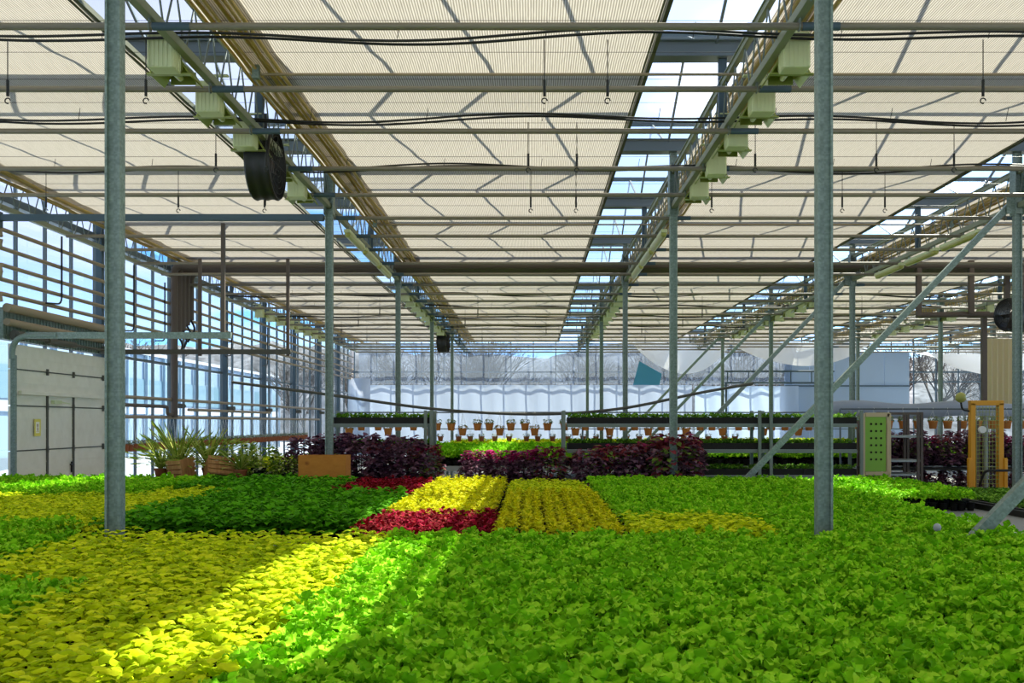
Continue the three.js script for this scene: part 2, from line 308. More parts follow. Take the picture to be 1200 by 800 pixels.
// ---------------------------------------------------------------- shade screens
const SY = H + 3.2;
[-7.0, ...LINES].forEach((x, i) => {
  const x0 = x + 0.12, x1 = i ? x + 3.7 : -3.43, L = 43.2, t = thing('shade_screen', [x, SY, 5.6], ['cream shade screen beside the glass wall', 'wide cream shade screen over the centre beds', 'cream shade screen over the braces aisle', 'cream shade screen one aisle past the braces', 'cream shade screen two aisles past the braces', 'cream shade screen three aisles past the braces'][i] + ' with folded edge', 'shade screen');
  const nx = 16, nz = 160, g = new THREE.PlaneGeometry(x1 - x0, L, nx, nz).rotateX(-Math.PI / 2).translate((x0 + x1) / 2 - x, 0, -L / 2), p = g.attributes.position, uv = g.attributes.uv;
  for (let k = 0; k < p.count; k++) { const px = p.getX(k), pz = p.getZ(k); p.setY(k, -0.018 * Math.abs(Math.sin(pz * Math.PI / 0.64)) + 0.012 * (nA(px * 2 + i * 7, -pz * 1.3) - 0.5)); uv.setXY(k, px, pz); }
  g.computeVertexNormals();
  part(t, 'cloth', g, M.cloth);
  part(t, 'edge_bar', [box(0.03, 0.045, L, x1 - x, 0, -L / 2), box(0.012, 0.02, L, x1 - x - 0.05, -0.02, -L / 2)], M.edge);
  // gathered cloth: one cream layer with hanging pleats along the girder
  const fg = new THREE.PlaneGeometry(0.4, L, 8, 80).rotateX(-Math.PI / 2).translate(0.25, 0.01, -L / 2), fp = fg.attributes.position, fu = fg.attributes.uv;
  for (let k = 0; k < fp.count; k++) { fu.setXY(k, fp.getX(k), fp.getZ(k)); fp.setY(k, fp.getY(k) + 0.03 * (nA(-fp.getZ(k) * 0.8 + 5, fp.getX(k) * 9) - 0.5)); }
  fg.computeVertexNormals(); part(t, 'gathered_cloth', fg, M.cloth);
  for (let q = 0; q < 6; q++) {
    const pts = [], cx = 0.07 + q * 0.068; for (let k = 0; k <= 72; k++) pts.push(V(cx + 0.016 * (nB(k * 0.7 + q * 9, q) - 0.5) * 2, -0.035 - 0.02 * (q % 3) + 0.03 * (nA(k * 0.6 + q * 5, q * 3) - 0.5), -L * k / 72));
    const tg = new THREE.TubeGeometry(new THREE.CatmullRomCurve3(pts), 144, 0.0135 + 0.004 * (q % 2), 7, false).toNonIndexed();
    part(t, 'fold', tg, M.fold);
  }
  const wires = []; for (let k = 0; k < 67; k++) wires.push(rod(V(0.1, -0.03, -k * 0.64 - 0.3), V(4.4, -0.03, -k * 0.64 - 0.3), 0.0022, 4));
  part(t, 'support_wire', wires, M.hook);
});

// ---------------------------------------------------------------- heating pipes across the house
const PIPES = [6.59, 7.83, 8.96, 10.28, 11.47, 12.77, 14.0, 15.1, 16.4, 17.6, 18.95, 20.3, 21.5, 22.8, 24.1, 25.4, 26.7, 28, 29.3, 30.6, 31.9, 33.2, 34.5, 35.8, 37];
{
  const straight = rod(V(-6.85, 0, 0), V(19.6, 0, 0), 0.0255, 12), sleeve = rod(V(0.02, 0, 0), V(0.28, 0, 0), 0.0285, 12);
  const hang = [bar(V(0, 0.02, 0), V(0, 0.06, 0), 0.012, 0.05), new THREE.TorusGeometry(0.03, 0.006, 5, 12).rotateY(Math.PI / 2).toNonIndexed()];
  const hangG = mergeGeometries(hang.map((g) => { g.deleteAttribute('uv'); return g; }));
  PIPES.forEach((d, k) => {
    const t = thing('heating_pipe', [0, H + 2.745, -d], `grey overhead heating pipe crossing under the girders, ${ORD[k]} from the top of the view`, 'pipe', 'overhead heating pipes');
    part(t, 'pipe_run', straight, M.pipe);
    for (const x of LINES) { part(t, 'sleeve', sleeve, M.blue).position.x = x; part(t, 'pipe_clip', hangG, M.rodm).position.x = x; }
  });
}
[8.44, 14.84, 21.24, 27.64].forEach((d, k) => {
  const t = thing('screen_drive_shaft', [0, H + 3.09, -d], `thin ochre drive shaft under the shade screens, ${ORD[k]} in depth`, 'shaft');
  part(t, 'shaft', rod(V(-2.4, 0, 0), V(19, 0, 0), 0.013, 8), M.wallpipe);
  for (const x of LINES.slice(0, 3)) part(t, 'bearing', [box(0.06, 0.12, 0.05, x + 0.2, 0.02, 0)], M.galv);
});
{ // bundle of header pipes with elbows down the side wall
  [18.3, 18.52, 18.74, 18.96, 19.18].forEach((d, k) => {
    const low = k === 0 ? H + 0.1 : H + 1.55 + 0.13 * k, x = -6.88;
    const t = thing('header_pipe', [0, 0, -d], `thick dark brown header pipe turning down the side wall, ${ORD[k]} of five`, 'pipe', 'header pipe bundle');
    part(t, 'pipe_run', bent([V(19, H + 3.02, 0), V(x, H + 3.02, 0), V(x, low, 0)], 0.068, 0.16, 12), M.darkpipe);
    if (!k) part(t, 'branch', bent([V(x, H + 0.16, 0), V(x, H + 0.16, 0.35), V(x, H + 0.3, 0.35), V(x, H + 0.3, 2.4)], 0.032, 0.06, 8), M.darkpipe);
    else part(t, 'end_hose', bent([V(x, low, 0), V(x + 0.1, low - 0.18, 0), V(x + 0.02, low - 0.34, 0)], 0.022, 0.1, 6), M.hook);
  });
  // risers further along
  [[8.46, 18.3, 3.12, 2.1], [9.45, 18.3, 3.12, 2.1], [8.1 + 1.35, 18.9, 3.1, 2.2], [8.85, 18.6, 2.1, -1.65], [9.75, 18.6, 2.1, -1.65], [6.55 + 0.9, 18.3, 3.12, 2.05]].forEach(([x, d, a, b], k) => solo('riser_pipe', bar(V(0, H + b, 0), V(0, H + a, 0), 0.09, 0.09), M.darkpipe, [x, 0, -d], `brown vertical riser pipe behind the braced post, ${ORD[k]} across`, 'pipe', 'riser pipes'));
  [[7.45, 8.85, 18.4], [8.46, 9.75, 18.45]].forEach(([a, b, d], k) => solo('riser_link', rod(V(a, H + 2.08, -d), V(b, H + 2.1, -d), 0.055, 10), M.darkpipe, [0, 0, 0], `short horizontal brown pipe joining the risers, ${ORD[k]} across`, 'pipe'));
}
{ // long pipes on the side wall
  [2.55, 2.3, 2.08, 1.89, 1.7].forEach((h, k) => {
    const t = thing('wall_pipe', [-6.99, H + h, -12.6], `brown heating pipe running along the side glass, ${ORD[k]} from the top of five`, 'pipe', 'side wall pipes');
    part(t, 'pipe_run', rod(V(0, 0, 0), V(0, 0, -24.6), 0.03, 10), M.wallpipe);
    part(t, 'end_bend', bent([V(0, 0, 0), V(0, 0, 0.12), V(0.02, k % 2 ? 0.11 : -0.11, 0.12)], 0.03, 0.06, 10), M.wallpipe);
    for (let j = 1; j < 8; j++) part(t, 'bracket', box(0.1, 0.012, 0.03, -0.06, -0.03, -j * 3.2 + 0.1), M.rodm);
  });
  [[1.52, 0.06], [1.33, 0.05]].forEach(([h, r], k) => solo('door_head_pipe', rod(V(0, 0, 0), V(0, 0, -3.2), r, 12), M.wallpipe, [-6.93, H + h, -12.55], `thick tan pipe over the sectional door, ${k ? 'lower' : 'upper'} of the pair`, 'pipe'));
  [[0.44, 15.9, 32], [0.1, 15.9, 31]].forEach(([h, a, b], k) => solo('low_wall_pipe', rod(V(0, 0, 0), V(0, 0, a - b), 0.03, 10), M.wallpipe, [-6.93, H + h, -a], `low tan pipe along the side glass, ${k ? 'above the hanging pot row' : 'highest of the low ones'}`, 'pipe'));
  solo('low_wall_pipe', rod(V(0, 0, 0), V(0, 0, -6), 0.03, 10), M.wallpipe, [-6.93, H + 0.26, -19.2], 'low tan pipe along the side glass with an early end', 'pipe');
  [[14.05, 2.75, 1.75], [16.6, 2.75, 1.6], [18, 2.65, 1.55], [25, 2.5, 1.5], [22, 2.5, 1.55]].forEach(([d, a, b], k) => solo('hose_drop', bent([V(0, H + a, -d), V(0, H + b, -d), V(0, H + b - 0.04, -d + 0.45)], 0.014, 0.12, 6), M.hook, [-6.945, 0, 0], `dark hose dropping across the side wall pipes, ${ORD[k]} along the wall`, 'hose'));
}

// ---------------------------------------------------------------- grow lamps, fluorescent fittings, fans
const lampProto = (() => {
  const t = new THREE.Group(); t.name = 'grow_lamp';
  const ribs = [rbox(0.2, 0.27, 0.16, 0.012, 0, 0, 0)]; for (let i = 0; i < 6; i++) ribs.push(box(0.012, 0.25, 0.006, -0.083 + i * 0.033, 0, 0.082)); for (let i = 0; i < 4; i++) { ribs.push(box(0.006, 0.25, 0.014, 0.102, 0, -0.05 + i * 0.033)); ribs.push(box(0.006, 0.25, 0.014, -0.102, 0, -0.05 + i * 0.033)); }
  part(t, 'ballast_box', ribs, M.lamp);
  const s = new THREE.Shape(); s.moveTo(-0.08, 0); s.lineTo(0.08, 0); s.lineTo(0.16, -0.13); s.lineTo(0.15, -0.135); s.lineTo(0.07, -0.01); s.lineTo(-0.07, -0.01); s.lineTo(-0.15, -0.135); s.lineTo(-0.16, -0.13); s.closePath();
  const hood = uvm(new THREE.ExtrudeGeometry(s, { depth: 0.3, bevelEnabled: false }).translate(0, 0.01, -0.4));
  part(t, 'reflector', [hood, box(0.2, 0.1, 0.008, 0, -0.05, -0.098), box(0.2, 0.1, 0.008, 0, -0.05, -0.4), box(0.34, 0.008, 0.05, 0, -0.125, -0.1)], M.lampin);
  part(t, 'bulb', rod(V(0, -0.07, -0.12), V(0, -0.07, -0.34), 0.024, 10), M.white);
  part(t, 'bracket', [box(0.05, 0.1, 0.05, 0, 0.16, 0), box(0.2, 0.012, 0.05, 0.06, 0.2, 0)], M.lamp);
  return t;
})();
function lampRow(x, side, d0, n, where) {
  for (let k = 0; k < n; k++) {
    const d = d0 + 1.02 * k; if (pxOf(x, d) > 1300 || pxOf(x, d) < -80) continue;
    const c = lampProto.clone(); c.name = numbered('grow_lamp'); c.position.set(x + side * 0.13, H + 2.79, -d); if (side > 0) c.children[3].scale.x = -1; scene.add(c);
    tag(c, `pale green grow lamp, ${ORD[k]} along ${where}`, 'lamp', 'grow lamps');
  }
}
lampRow(-2.646, -1, 7.18, 5, 'the near run beside the black reel');
lampRow(1.854, 1, 7.18, 5, 'the near run over the golden bed');
lampRow(-2.646, -1, 20.8, 10, 'the far run over the dark green bed');
lampRow(1.854, 1, 20.8, 10, 'the far run over the golden bed');
lampRow(6.354, 1, 20.8, 10, 'the far run on the braced post line');
lampRow(10.854, 1, 20.8, 10, 'the far run one aisle past the braces');
lampRow(-7.0, 1, 24, 8, 'the run beside the glass wall');
const tubeProto = (() => {
  const t = new THREE.Group(); t.name = 'tube_light';
  part(t, 'housing', rbox(0.09, 0.05, 1.25, 0.012, 0, 0.04, 0), M.lamp); part(t, 'diffuser', new THREE.CapsuleGeometry(0.045, 1.12, 4, 10).rotateX(Math.PI / 2).toNonIndexed(), M.tubeglass);
  for (const z of [-0.5, 0.5]) part(t, 'clip', box(0.02, 0.09, 0.03, 0, 0.08, z), M.galv);
  return t;
})();
for (const [x, where] of [[-2.62, 'over the dark green bed'], [1.88, 'over the golden bed'], [6.354, 'on the braced post line']]) for (let k = 0; k < 3; k++) {
  const c = tubeProto.clone(); c.name = numbered('tube_light'); c.position.set(x, H + 2.68, -(14.1 + k * 1.4)); scene.add(c);
  tag(c, `yellowed tube light under the girder ${where}, ${ORD[k]} in depth`, 'light', 'tube lights');
}
function fan(pos, r, len, turn, label) {
  const t = thing('circulation_fan', pos, label, 'fan'); t.rotation.y = turn;
  const prof = [[r - 0.012, -len / 2], [r, -len / 2], [r + 0.012, -len / 2 + 0.02], [r, -len / 2 + 0.05], [r, -0.03], [r + 0.01, 0], [r, 0.03], [r, len / 2 - 0.05], [r + 0.012, len / 2 - 0.02], [r, len / 2], [r - 0.012, len / 2], [r - 0.012, -len / 2]];
  part(t, 'ring_housing', lathe(prof, 40).rotateX(Math.PI / 2), M.rubber);
  part(t, 'hub', rod(V(0, 0, -0.07), V(0, 0, 0.07), r * 0.22, 16), M.darkpipe);
  for (let i = 0; i < 6; i++) { const b = part(t, 'blade', box(r * 0.72, 0.006, 0.11, r * 0.58, 0, 0).rotateX(0.5), M.darkpipe); b.rotation.z = i * Math.PI / 3; }
  const gr = []; for (let i = 1; i < 6; i++) gr.push(new THREE.TorusGeometry(r * i / 6, 0.0035, 4, 30).translate(0, 0, len / 2).toNonIndexed()); for (let i = 0; i < 4; i++) { const a = i * Math.PI / 4; gr.push(rod(V(-Math.cos(a) * r, -Math.sin(a) * r, len / 2), V(Math.cos(a) * r, Math.sin(a) * r, len / 2), 0.004, 5)); }
  part(t, 'guard', gr, M.hook);
  part(t, 'hanger', [bar(V(0, r, 0), V(0, r + 0.18, 0), 0.03, 0.03), rod(V(0, -r, 0), V(0, -r - 0.07, 0), 0.006, 5)], M.hook);
}
fan([-2.72, H + 2.63, -9.72], 0.345, 0.25, 1.58, 'black ring-shaped circulation fan hanging among the near grow lamps');
fan([8.95, H + 1.99, -17.6], 0.3, 0.4, -1.15, 'black drum fan hanging behind the brown riser pipes');
fan([-2.75, H + 2.5, -29.6], 0.33, 0.3, 1.45, 'small dark fan at the end of the far lamp run');

// ---------------------------------------------------------------- cables and hooks
const CABLES = [[7.08, 'over the near grow lamps'], [9.02, 'level with the third grow lamp'], [10.75, 'level with the black fan'], [21.4, 'at the start of the far lamps'], [23.6, 'among the far lamps'], [25.8, 'in the middle of the far lamps'], [28.2, 'at the end of the far lamps']];
CABLES.forEach(([d, w], k) => {
  const t = thing('cable', [0, H + 2.86, -d], `black drooping power cable crossing the house ${w}`, 'cable');
  for (let s = 0; s < 2; s++) {
    const pts = []; for (let x = -6.9; x <= 19; x += 0.45) pts.push(V(x, 0.028 * Math.sin(x * 2.1 + k * 1.7 + s * 0.3) + 0.02 * Math.sin(x * 0.9 + k) + s * 0.018, s * 0.03 + 0.015 * Math.sin(x * 1.3)));
    part(t, 'strand', tube(pts, 0.011, 180, 5), M.cable);
  }
  const ties = []; for (let x = -6.5; x < 18; x += 1.1) ties.push(rod(V(x, 0, 0), V(x + 0.02, 0.12, 0.01), 0.003, 4)); part(t, 'tie', ties, M.hook);
});
{
  const hookProto = new THREE.Group(); hookProto.name = 'hanging_hook';
  part(hookProto, 'wire', rod(V(0, 0, 0), V(0, -0.34, 0), 0.004, 5), M.hook); part(hookProto, 'turnbuckle', rod(V(0, -0.3, 0), V(0, -0.42, 0), 0.011, 8), M.hook);
  part(hookProto, 'hook', new THREE.TorusGeometry(0.02, 0.005, 6, 12, 5).translate(0, -0.455, 0).toNonIndexed(), M.hook);
  const px = [[7.08, [9, 171, 638, 712, 1152]], [9.02, [253, 312, 619, 676, 885, 1027, 1118]], [10.75, [54, 209, 310, 622, 675, 834, 987, 1037]], [21.4, [445, 560, 668, 823, 1010]], [23.6, [420, 545, 665, 800, 960]], [25.8, [400, 536, 640, 752, 880]], [28.2, [430, 565, 655, 756, 860]]];
  px.forEach(([d, xs], k) => xs.forEach((q, j) => {
    const c = hookProto.clone(); c.name = numbered('hanging_hook'); c.position.set((q - 623) * d / F, H + 2.85, -d); scene.add(c);
    tag(c, `dark wire hook dangling from the cable ${CABLES[k][1]}, ${ORD[j]} across`, 'hook', 'basket hooks');
  }));
}

// ---------------------------------------------------------------- benches
const BT = 0.76;                                           // bench top
function bench(x0, x1, d0, d1, label, matM = M.tray, lipM = M.benchmetal) {
  const w = x1 - x0, l = d1 - d0, t = thing('rolling_bench', [(x0 + x1) / 2, 0, -(d0 + d1) / 2], label, 'bench');
  part(t, 'bed', box(w - 0.02, 0.03, l - 0.02, 0, BT - 0.015, 0), matM);
  part(t, 'rim', [box(0.03, 0.1, l, -w / 2 + 0.015, BT + 0.01, 0), box(0.03, 0.1, l, w / 2 - 0.015, BT + 0.01, 0), box(w, 0.1, 0.03, 0, BT + 0.01, l / 2 - 0.015), box(w, 0.1, 0.03, 0, BT + 0.01, -l / 2 + 0.015)], lipM);
  const nl = Math.max(2, Math.round(l / 2));
  for (let i = 0; i < nl; i++) for (const s of [-1, 1]) part(t, 'leg', box(0.05, BT - 0.03, 0.05, s * (w / 2 - 0.3), (BT - 0.03) / 2, -l / 2 + 0.3 + i * (l - 0.6) / (nl - 1)), M.galv);
}
bench(-3.6, -0.9, 1.7, 5.95, 'front bench of lime yellow plants beside a long sunlit strip');
bench(-0.87, 3.45, 1.7, 5.95, 'front bench packed with wide leafy green plants');
bench(0.69, 4.62, 6.16, 12.1, 'bench of green plants with a bare wet grey side', M.mat, M.black);
bench(-1.18, 0.66, 6.16, 12.1, 'bench of golden and red coleus plants');
bench(-3.1, -1.2, 6.62, 12.2, 'bench of tall dark green plants');
bench(-6.9, -3.14, 4.6, 12.2, 'bench of lime rows next to the sectional door');
bench(4.72, 8.2, 8.5, 12.15, 'bench of low olive seedling trays beside the yellow lift', M.tray, M.black);
bench(-2.4, 3.2, 18.2, 24.0, 'distant bench of mid green plants behind the shrubs');
bench(-2.4, 3.2, 24.6, 31.0, 'distant bench of lime plants behind the hanging pots');
bench(3.5, 10.5, 18.2, 24.0, 'distant green bench seen through the seedling rack');
bench(3.5, 10.5, 24.6, 31.0, 'distant lime bench seen through the seedling rack');
bench(-4.6, -3.0, 14.2, 16.2, 'distant bench of bright lime plants behind the yucca crates');

// ---------------------------------------------------------------- bedding plants
const lin = (hex, m = 1) => { const c = new THREE.Color(hex); return [c.r * m, c.g * m, c.b * m]; };
function leafGeo(L, W, rise, droop, cup, wave, seed, col, fine = false) {
  const ts = fine ? [0, 0.14, 0.32, 0.52, 0.72, 0.9, 1] : [0, 0.2, 0.5, 0.8, 1], ws = fine ? [0.12, 0.55, 0.9, 1, 0.86, 0.5, 0.06] : [0.12, 0.72, 1, 0.66, 0.06], pos = [], colr = [], idx = [], rnd = mulberry(seed), h = fine ? 2 : 1, n = 2 * h + 1;
  const ph = rnd() * 6.28, tw = (rnd() - 0.5) * 0.5;
  ts.forEach((t, j) => { for (let i = -h; i <= h; i++) { const e = i / h, a = Math.abs(e), wv = fine ? wave * (Math.sin(t * 9 + ph + e * 1.6) * (0.3 + a) + (rnd() - 0.5) * 0.7 * a) : wave * Math.sin(rnd() * 6.28) * a; pos.push(e * ws[j] * W / 2, rise * t - droop * t * t + a * a * cup * ws[j] + wv + tw * e * t * W * 0.3, L * t * (1 - 0.08 * a)); const f = 0.93 + 0.14 * rnd(); colr.push(col[0] * f, col[1] * f, col[2] * f); } });
  for (let j = 0; j < ts.length - 1; j++) for (let i = 0; i < n - 1; i++) { const a = j * n + i; idx.push(a, a + n, a + 1, a + 1, a + n, a + n + 1); }
  const g = new THREE.BufferGeometry(); g.setAttribute('position', new THREE.Float32BufferAttribute(pos, 3)); g.setAttribute('color', new THREE.Float32BufferAttribute(colr, 3)); g.setIndex(idx); g.computeVertexNormals(); return g;
}
const leafMat = new THREE.MeshPhysicalMaterial({ color: 0xffffff, vertexColors: true, roughness: 0.75, transmission: 0.24, thickness: 0, side: THREE.DoubleSide, specularIntensity: 0.1 });
function potGeo() { const g = new THREE.CylinderGeometry(0.042, 0.032, 0.085, 8, 1).translate(0, 0.0425, 0); const c = new Float32Array(g.attributes.position.count * 3).fill(0.012); g.setAttribute('color', new THREE.BufferAttribute(c, 3)); g.deleteAttribute('uv'); return g; }
// a kind of plant: leaf shapes, then variants, each a list of placed leaves
function kind(o) {
  const leaves = []; o.cols.forEach((c, ci) => { for (let v = 0; v < 2; v++) leaves.push(leafGeo(o.L, o.W, o.rise, o.droop * (0.8 + 0.5 * v), o.cup, o.wave, 31 * ci + v + o.seed, c, o.fine)); });
  const rnd = mulberry(o.seed * 77 + 1), variants = [];
  for (let v = 0; v < 5; v++) {
    const list = [];
    o.rings.forEach(([n, r0, y, tilt, sc]) => { const off = rnd() * 6.28; for (let i = 0; i < n; i++) { const a = off + i / n * 6.283 + (rnd() - 0.5) * 0.7, s = sc * (0.85 + 0.3 * rnd()); const m = new THREE.Matrix4().compose(V(Math.sin(a) * r0, y + (rnd() - 0.5) * 0.022, Math.cos(a) * r0), new THREE.Quaternion().setFromEuler(new THREE.Euler(-tilt + (rnd() - 0.5) * 0.5, a, (rnd() - 0.5) * 0.5, 'YXZ')), V(s, s, s)); list.push([Math.floor(rnd() * leaves.length), m]); } });
    const merged = mergeGeometries(list.map(([k, m]) => leaves[k].clone().applyMatrix4(m)));
    variants.push({ list, merged, full: mergeGeometries([merged, potGeo()]) });
  }
  return { ...o, leaves, variants, spots: [] };
}
const K = {
  green: kind({ name: 'green_bedding_plant', seed: 3, fine: true, L: 0.058, W: 0.05, rise: 0.02, droop: 0.022, cup: 0.006, wave: 0.008, sp: 0.097, cols: [lin(0x97d820), lin(0xb2e832), lin(0x74b614)], rings: [[5, 0.02, 0.135, 0.1, 1.1], [5, 0.014, 0.165, 0.45, 1], [3, 0.006, 0.18, 0.8, 0.75]] }),
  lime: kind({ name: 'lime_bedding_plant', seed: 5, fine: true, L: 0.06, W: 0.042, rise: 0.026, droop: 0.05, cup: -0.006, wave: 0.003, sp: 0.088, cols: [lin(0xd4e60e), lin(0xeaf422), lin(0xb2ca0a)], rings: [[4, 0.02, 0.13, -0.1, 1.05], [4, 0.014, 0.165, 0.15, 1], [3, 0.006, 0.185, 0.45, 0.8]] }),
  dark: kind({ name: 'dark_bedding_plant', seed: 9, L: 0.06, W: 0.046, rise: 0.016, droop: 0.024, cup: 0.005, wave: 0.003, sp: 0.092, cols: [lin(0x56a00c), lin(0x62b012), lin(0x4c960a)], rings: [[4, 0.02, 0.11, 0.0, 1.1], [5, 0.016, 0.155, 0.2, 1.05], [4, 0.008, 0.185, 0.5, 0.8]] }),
  gold: kind({ name: 'golden_coleus', seed: 13, L: 0.042, W: 0.034, rise: 0.014, droop: 0.016, cup: 0.004, wave: 0.004, sp: 0.085, cols: [lin(0xd6d412), lin(0xe4de20), lin(0xc6d016)], rings: [[5, 0.012, 0.14, 0.05, 1], [5, 0.01, 0.165, 0.35, 1], [3, 0.004, 0.18, 0.7, 0.8]] }),
  red: kind({ name: 'red_coleus', seed: 17, L: 0.046, W: 0.034, rise: 0.014, droop: 0.018, cup: 0.004, wave: 0.004, sp: 0.085, cols: [lin(0x9e1428), lin(0xb21a40), lin(0x7c0e16)], rings: [[5, 0.014, 0.14, 0.05, 1], [5, 0.01, 0.165, 0.35, 1], [3, 0.004, 0.18, 0.7, 0.8]] }),
};
function bed(k, label, x0, x1, d0, d1, o = {}) {
  const s = o.sp ?? k.sp;
  let row = 0;
  for (let d = d0; d < d1; d += s) { row++; let col = 0; for (let x = x0 + (row % 2 ? 0 : s / 2) * (o.rows ? 0 : 1); x < x1; x += s) {
    col++;
    const jx = x + rr(-0.2, 0.2) * s * (o.rows ? 0.5 : 1) + (o.rows ? (col % 2 ? 0.06 : -0.06) * s : 0), jd = d + rr(-0.2, 0.2) * s, q = pxOf(jx, jd);
    const turn = rr(0, 6.28), sc = rr(0.88, 1.15) * (o.sc ?? 1), v = Math.floor(rr(0, 5)), ly = rr(-0.006, 0.01);
    if (q < -150 || q > 1400 || pyOf(-0.69, jd) > 1000) continue;
    if (o.test && !o.test(jx, jd)) continue;
    k.spots.push({ x: jx, d: jd, y: BT + (o.dy ?? 0) + ly, turn, sc, v, label, seen: q > -20 && q < 1220 && pyOf(-0.69, jd) < 815 });
  } }
}
// front
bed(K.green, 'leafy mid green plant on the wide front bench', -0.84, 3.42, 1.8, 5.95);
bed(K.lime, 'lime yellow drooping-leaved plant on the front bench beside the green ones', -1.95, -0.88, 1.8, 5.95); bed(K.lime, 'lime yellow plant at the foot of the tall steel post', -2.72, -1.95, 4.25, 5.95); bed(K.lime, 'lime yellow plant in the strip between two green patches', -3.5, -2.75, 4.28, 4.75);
bed(K.green, 'mid green plant in the small patch inside the lime bed', -3.2, -1.97, 2.5, 4.2, { sc: 0.95 }); bed(K.green, 'mid green plant in the patch before the dark gap at the post', -3.6, -2.78, 4.8, 5.9);
// centre bench
bed(K.red, 'crimson coleus clump in the front red block of the golden bed', -1.13, -0.26, 6.22, 7.42); bed(K.gold, 'golden coleus clump in the shaded rowed bed', -0.22, 0.63, 6.22, 9.85, { rows: 1, sp: 0.09 }); bed(K.gold, 'golden coleus clump behind the crimson block', -1.13, -0.26, 7.5, 12.0, { rows: 1, sp: 0.088 });
bed(K.lime, 'small lime plant at the back of the golden bed', -0.22, 0.63, 9.9, 12.0, { sp: 0.085, sc: 0.85 });
// dark bench
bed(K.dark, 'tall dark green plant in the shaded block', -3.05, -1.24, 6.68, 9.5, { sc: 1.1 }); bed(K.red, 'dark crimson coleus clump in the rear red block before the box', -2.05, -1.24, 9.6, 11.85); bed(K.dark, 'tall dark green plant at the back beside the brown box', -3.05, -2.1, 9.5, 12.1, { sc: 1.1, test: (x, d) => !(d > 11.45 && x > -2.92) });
// right bench
bed(K.lime, 'lime plant in the short strip in front of the rear green block', 0.73, 1.58, 6.2, 7.22, { sc: 1.02, sp: 0.085 });
bed(K.green, 'mid green plant on the rear bench by the bare grey strip', 1.64, 3.2, 6.22, 12, { sc: 0.97 }); bed(K.green, 'mid green plant on the rear bench behind the lime strip', 0.74, 1.62, 7.3, 12, { sc: 0.97 });
bed(K.green, 'bright green plant in the separate block beside the olive trays', 3.38, 4.5, 9.6, 12, { sc: 0.97 });
// side bench
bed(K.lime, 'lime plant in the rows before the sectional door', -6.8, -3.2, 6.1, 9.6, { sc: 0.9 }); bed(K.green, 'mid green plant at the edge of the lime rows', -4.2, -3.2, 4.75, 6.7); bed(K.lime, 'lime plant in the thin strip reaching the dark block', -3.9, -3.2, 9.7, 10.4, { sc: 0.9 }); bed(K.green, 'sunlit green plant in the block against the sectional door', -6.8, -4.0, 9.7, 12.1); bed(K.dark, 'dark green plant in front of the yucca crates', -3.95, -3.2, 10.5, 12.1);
// distant benches
bed(K.green, 'green plant on the far bench behind the middle purple clump', -2.3, 3.1, 18.3, 23.9, { sp: 0.17, sc: 1.7 }); bed(K.lime, 'lime plant on the farthest bench under the small hanging pots', -2.3, 3.1, 24.7, 30.9, { sp: 0.17, sc: 1.7 });
bed(K.green, 'green plant on the far bench seen through the long rack', 3.6, 10.4, 18.3, 23.9, { sp: 0.18, sc: 1.8 }); bed(K.lime, 'lime plant on the farthest bench seen through the long rack', 3.6, 10.4, 24.7, 30.9, { sp: 0.18, sc: 1.8 }); bed(K.lime, 'bright lime plant on the far bench behind the yuccas', -4.5, -3.05, 14.3, 16.1, { sp: 0.16, sc: 1.6 });
for (const k of Object.values(K)) {
  k.spots.sort((a, b) => (b.seen - a.seen) || (a.d - b.d));
  const single = k.spots.slice(0, 300), rest = k.spots.slice(300);
  const withLeaves = k.fine ? 190 : 0, pot = potGeo();
  const leafy = k.variants.map((v) => { const g = new THREE.Group(); v.list.forEach(([li, m]) => { const l = part(g, 'leaf', k.leaves[li], leafMat); m.decompose(l.position, l.quaternion, l.scale); }); part(g, 'pot', pot, leafMat); return g; });
  const plain = k.variants.map((v) => { const g = new THREE.Group(); part(g, 'foliage', v.merged, leafMat); part(g, 'pot', pot, leafMat); return g; });
  single.forEach((s, i) => {
    const o = (i < withLeaves ? leafy : plain)[s.v].clone();
    o.name = numbered(k.name); o.position.set(s.x, s.y, -s.d); o.rotation.y = s.turn; o.scale.setScalar(s.sc); scene.add(o); tag(o, s.label, 'plant', s.label.replace(/plant|clump/, (w) => w + 's'));
  });
  const by = [[], [], [], [], []]; rest.forEach((s) => by[s.v].push(s));
  const root = new THREE.Group(); root.name = numbered(k.name); scene.add(root); tag(root, { green: 'mass of mid green plants filling the rest of the beds', lime: 'mass of lime yellow plants filling the rest of the beds', dark: 'mass of dark green plants filling the shaded block', gold: 'mass of golden coleus filling the yellow bed', red: 'mass of crimson coleus filling the two red blocks' }[Object.keys(K).find((q) => K[q] === k)], 'plants', null, 'stuff');
  by.forEach((list, v) => {
    if (!list.length) return;
    const im = new THREE.InstancedMesh(k.variants[v].full, leafMat, list.length); im.name = 'foliage';
    list.forEach((s, i) => im.setMatrixAt(i, new THREE.Matrix4().compose(V(s.x, s.y, -s.d), new THREE.Quaternion().setFromAxisAngle(V(0, 1, 0), s.turn), V(s.sc, s.sc, s.sc))));
    root.add(im); im.userData.kind = 'stuff';
  });
}

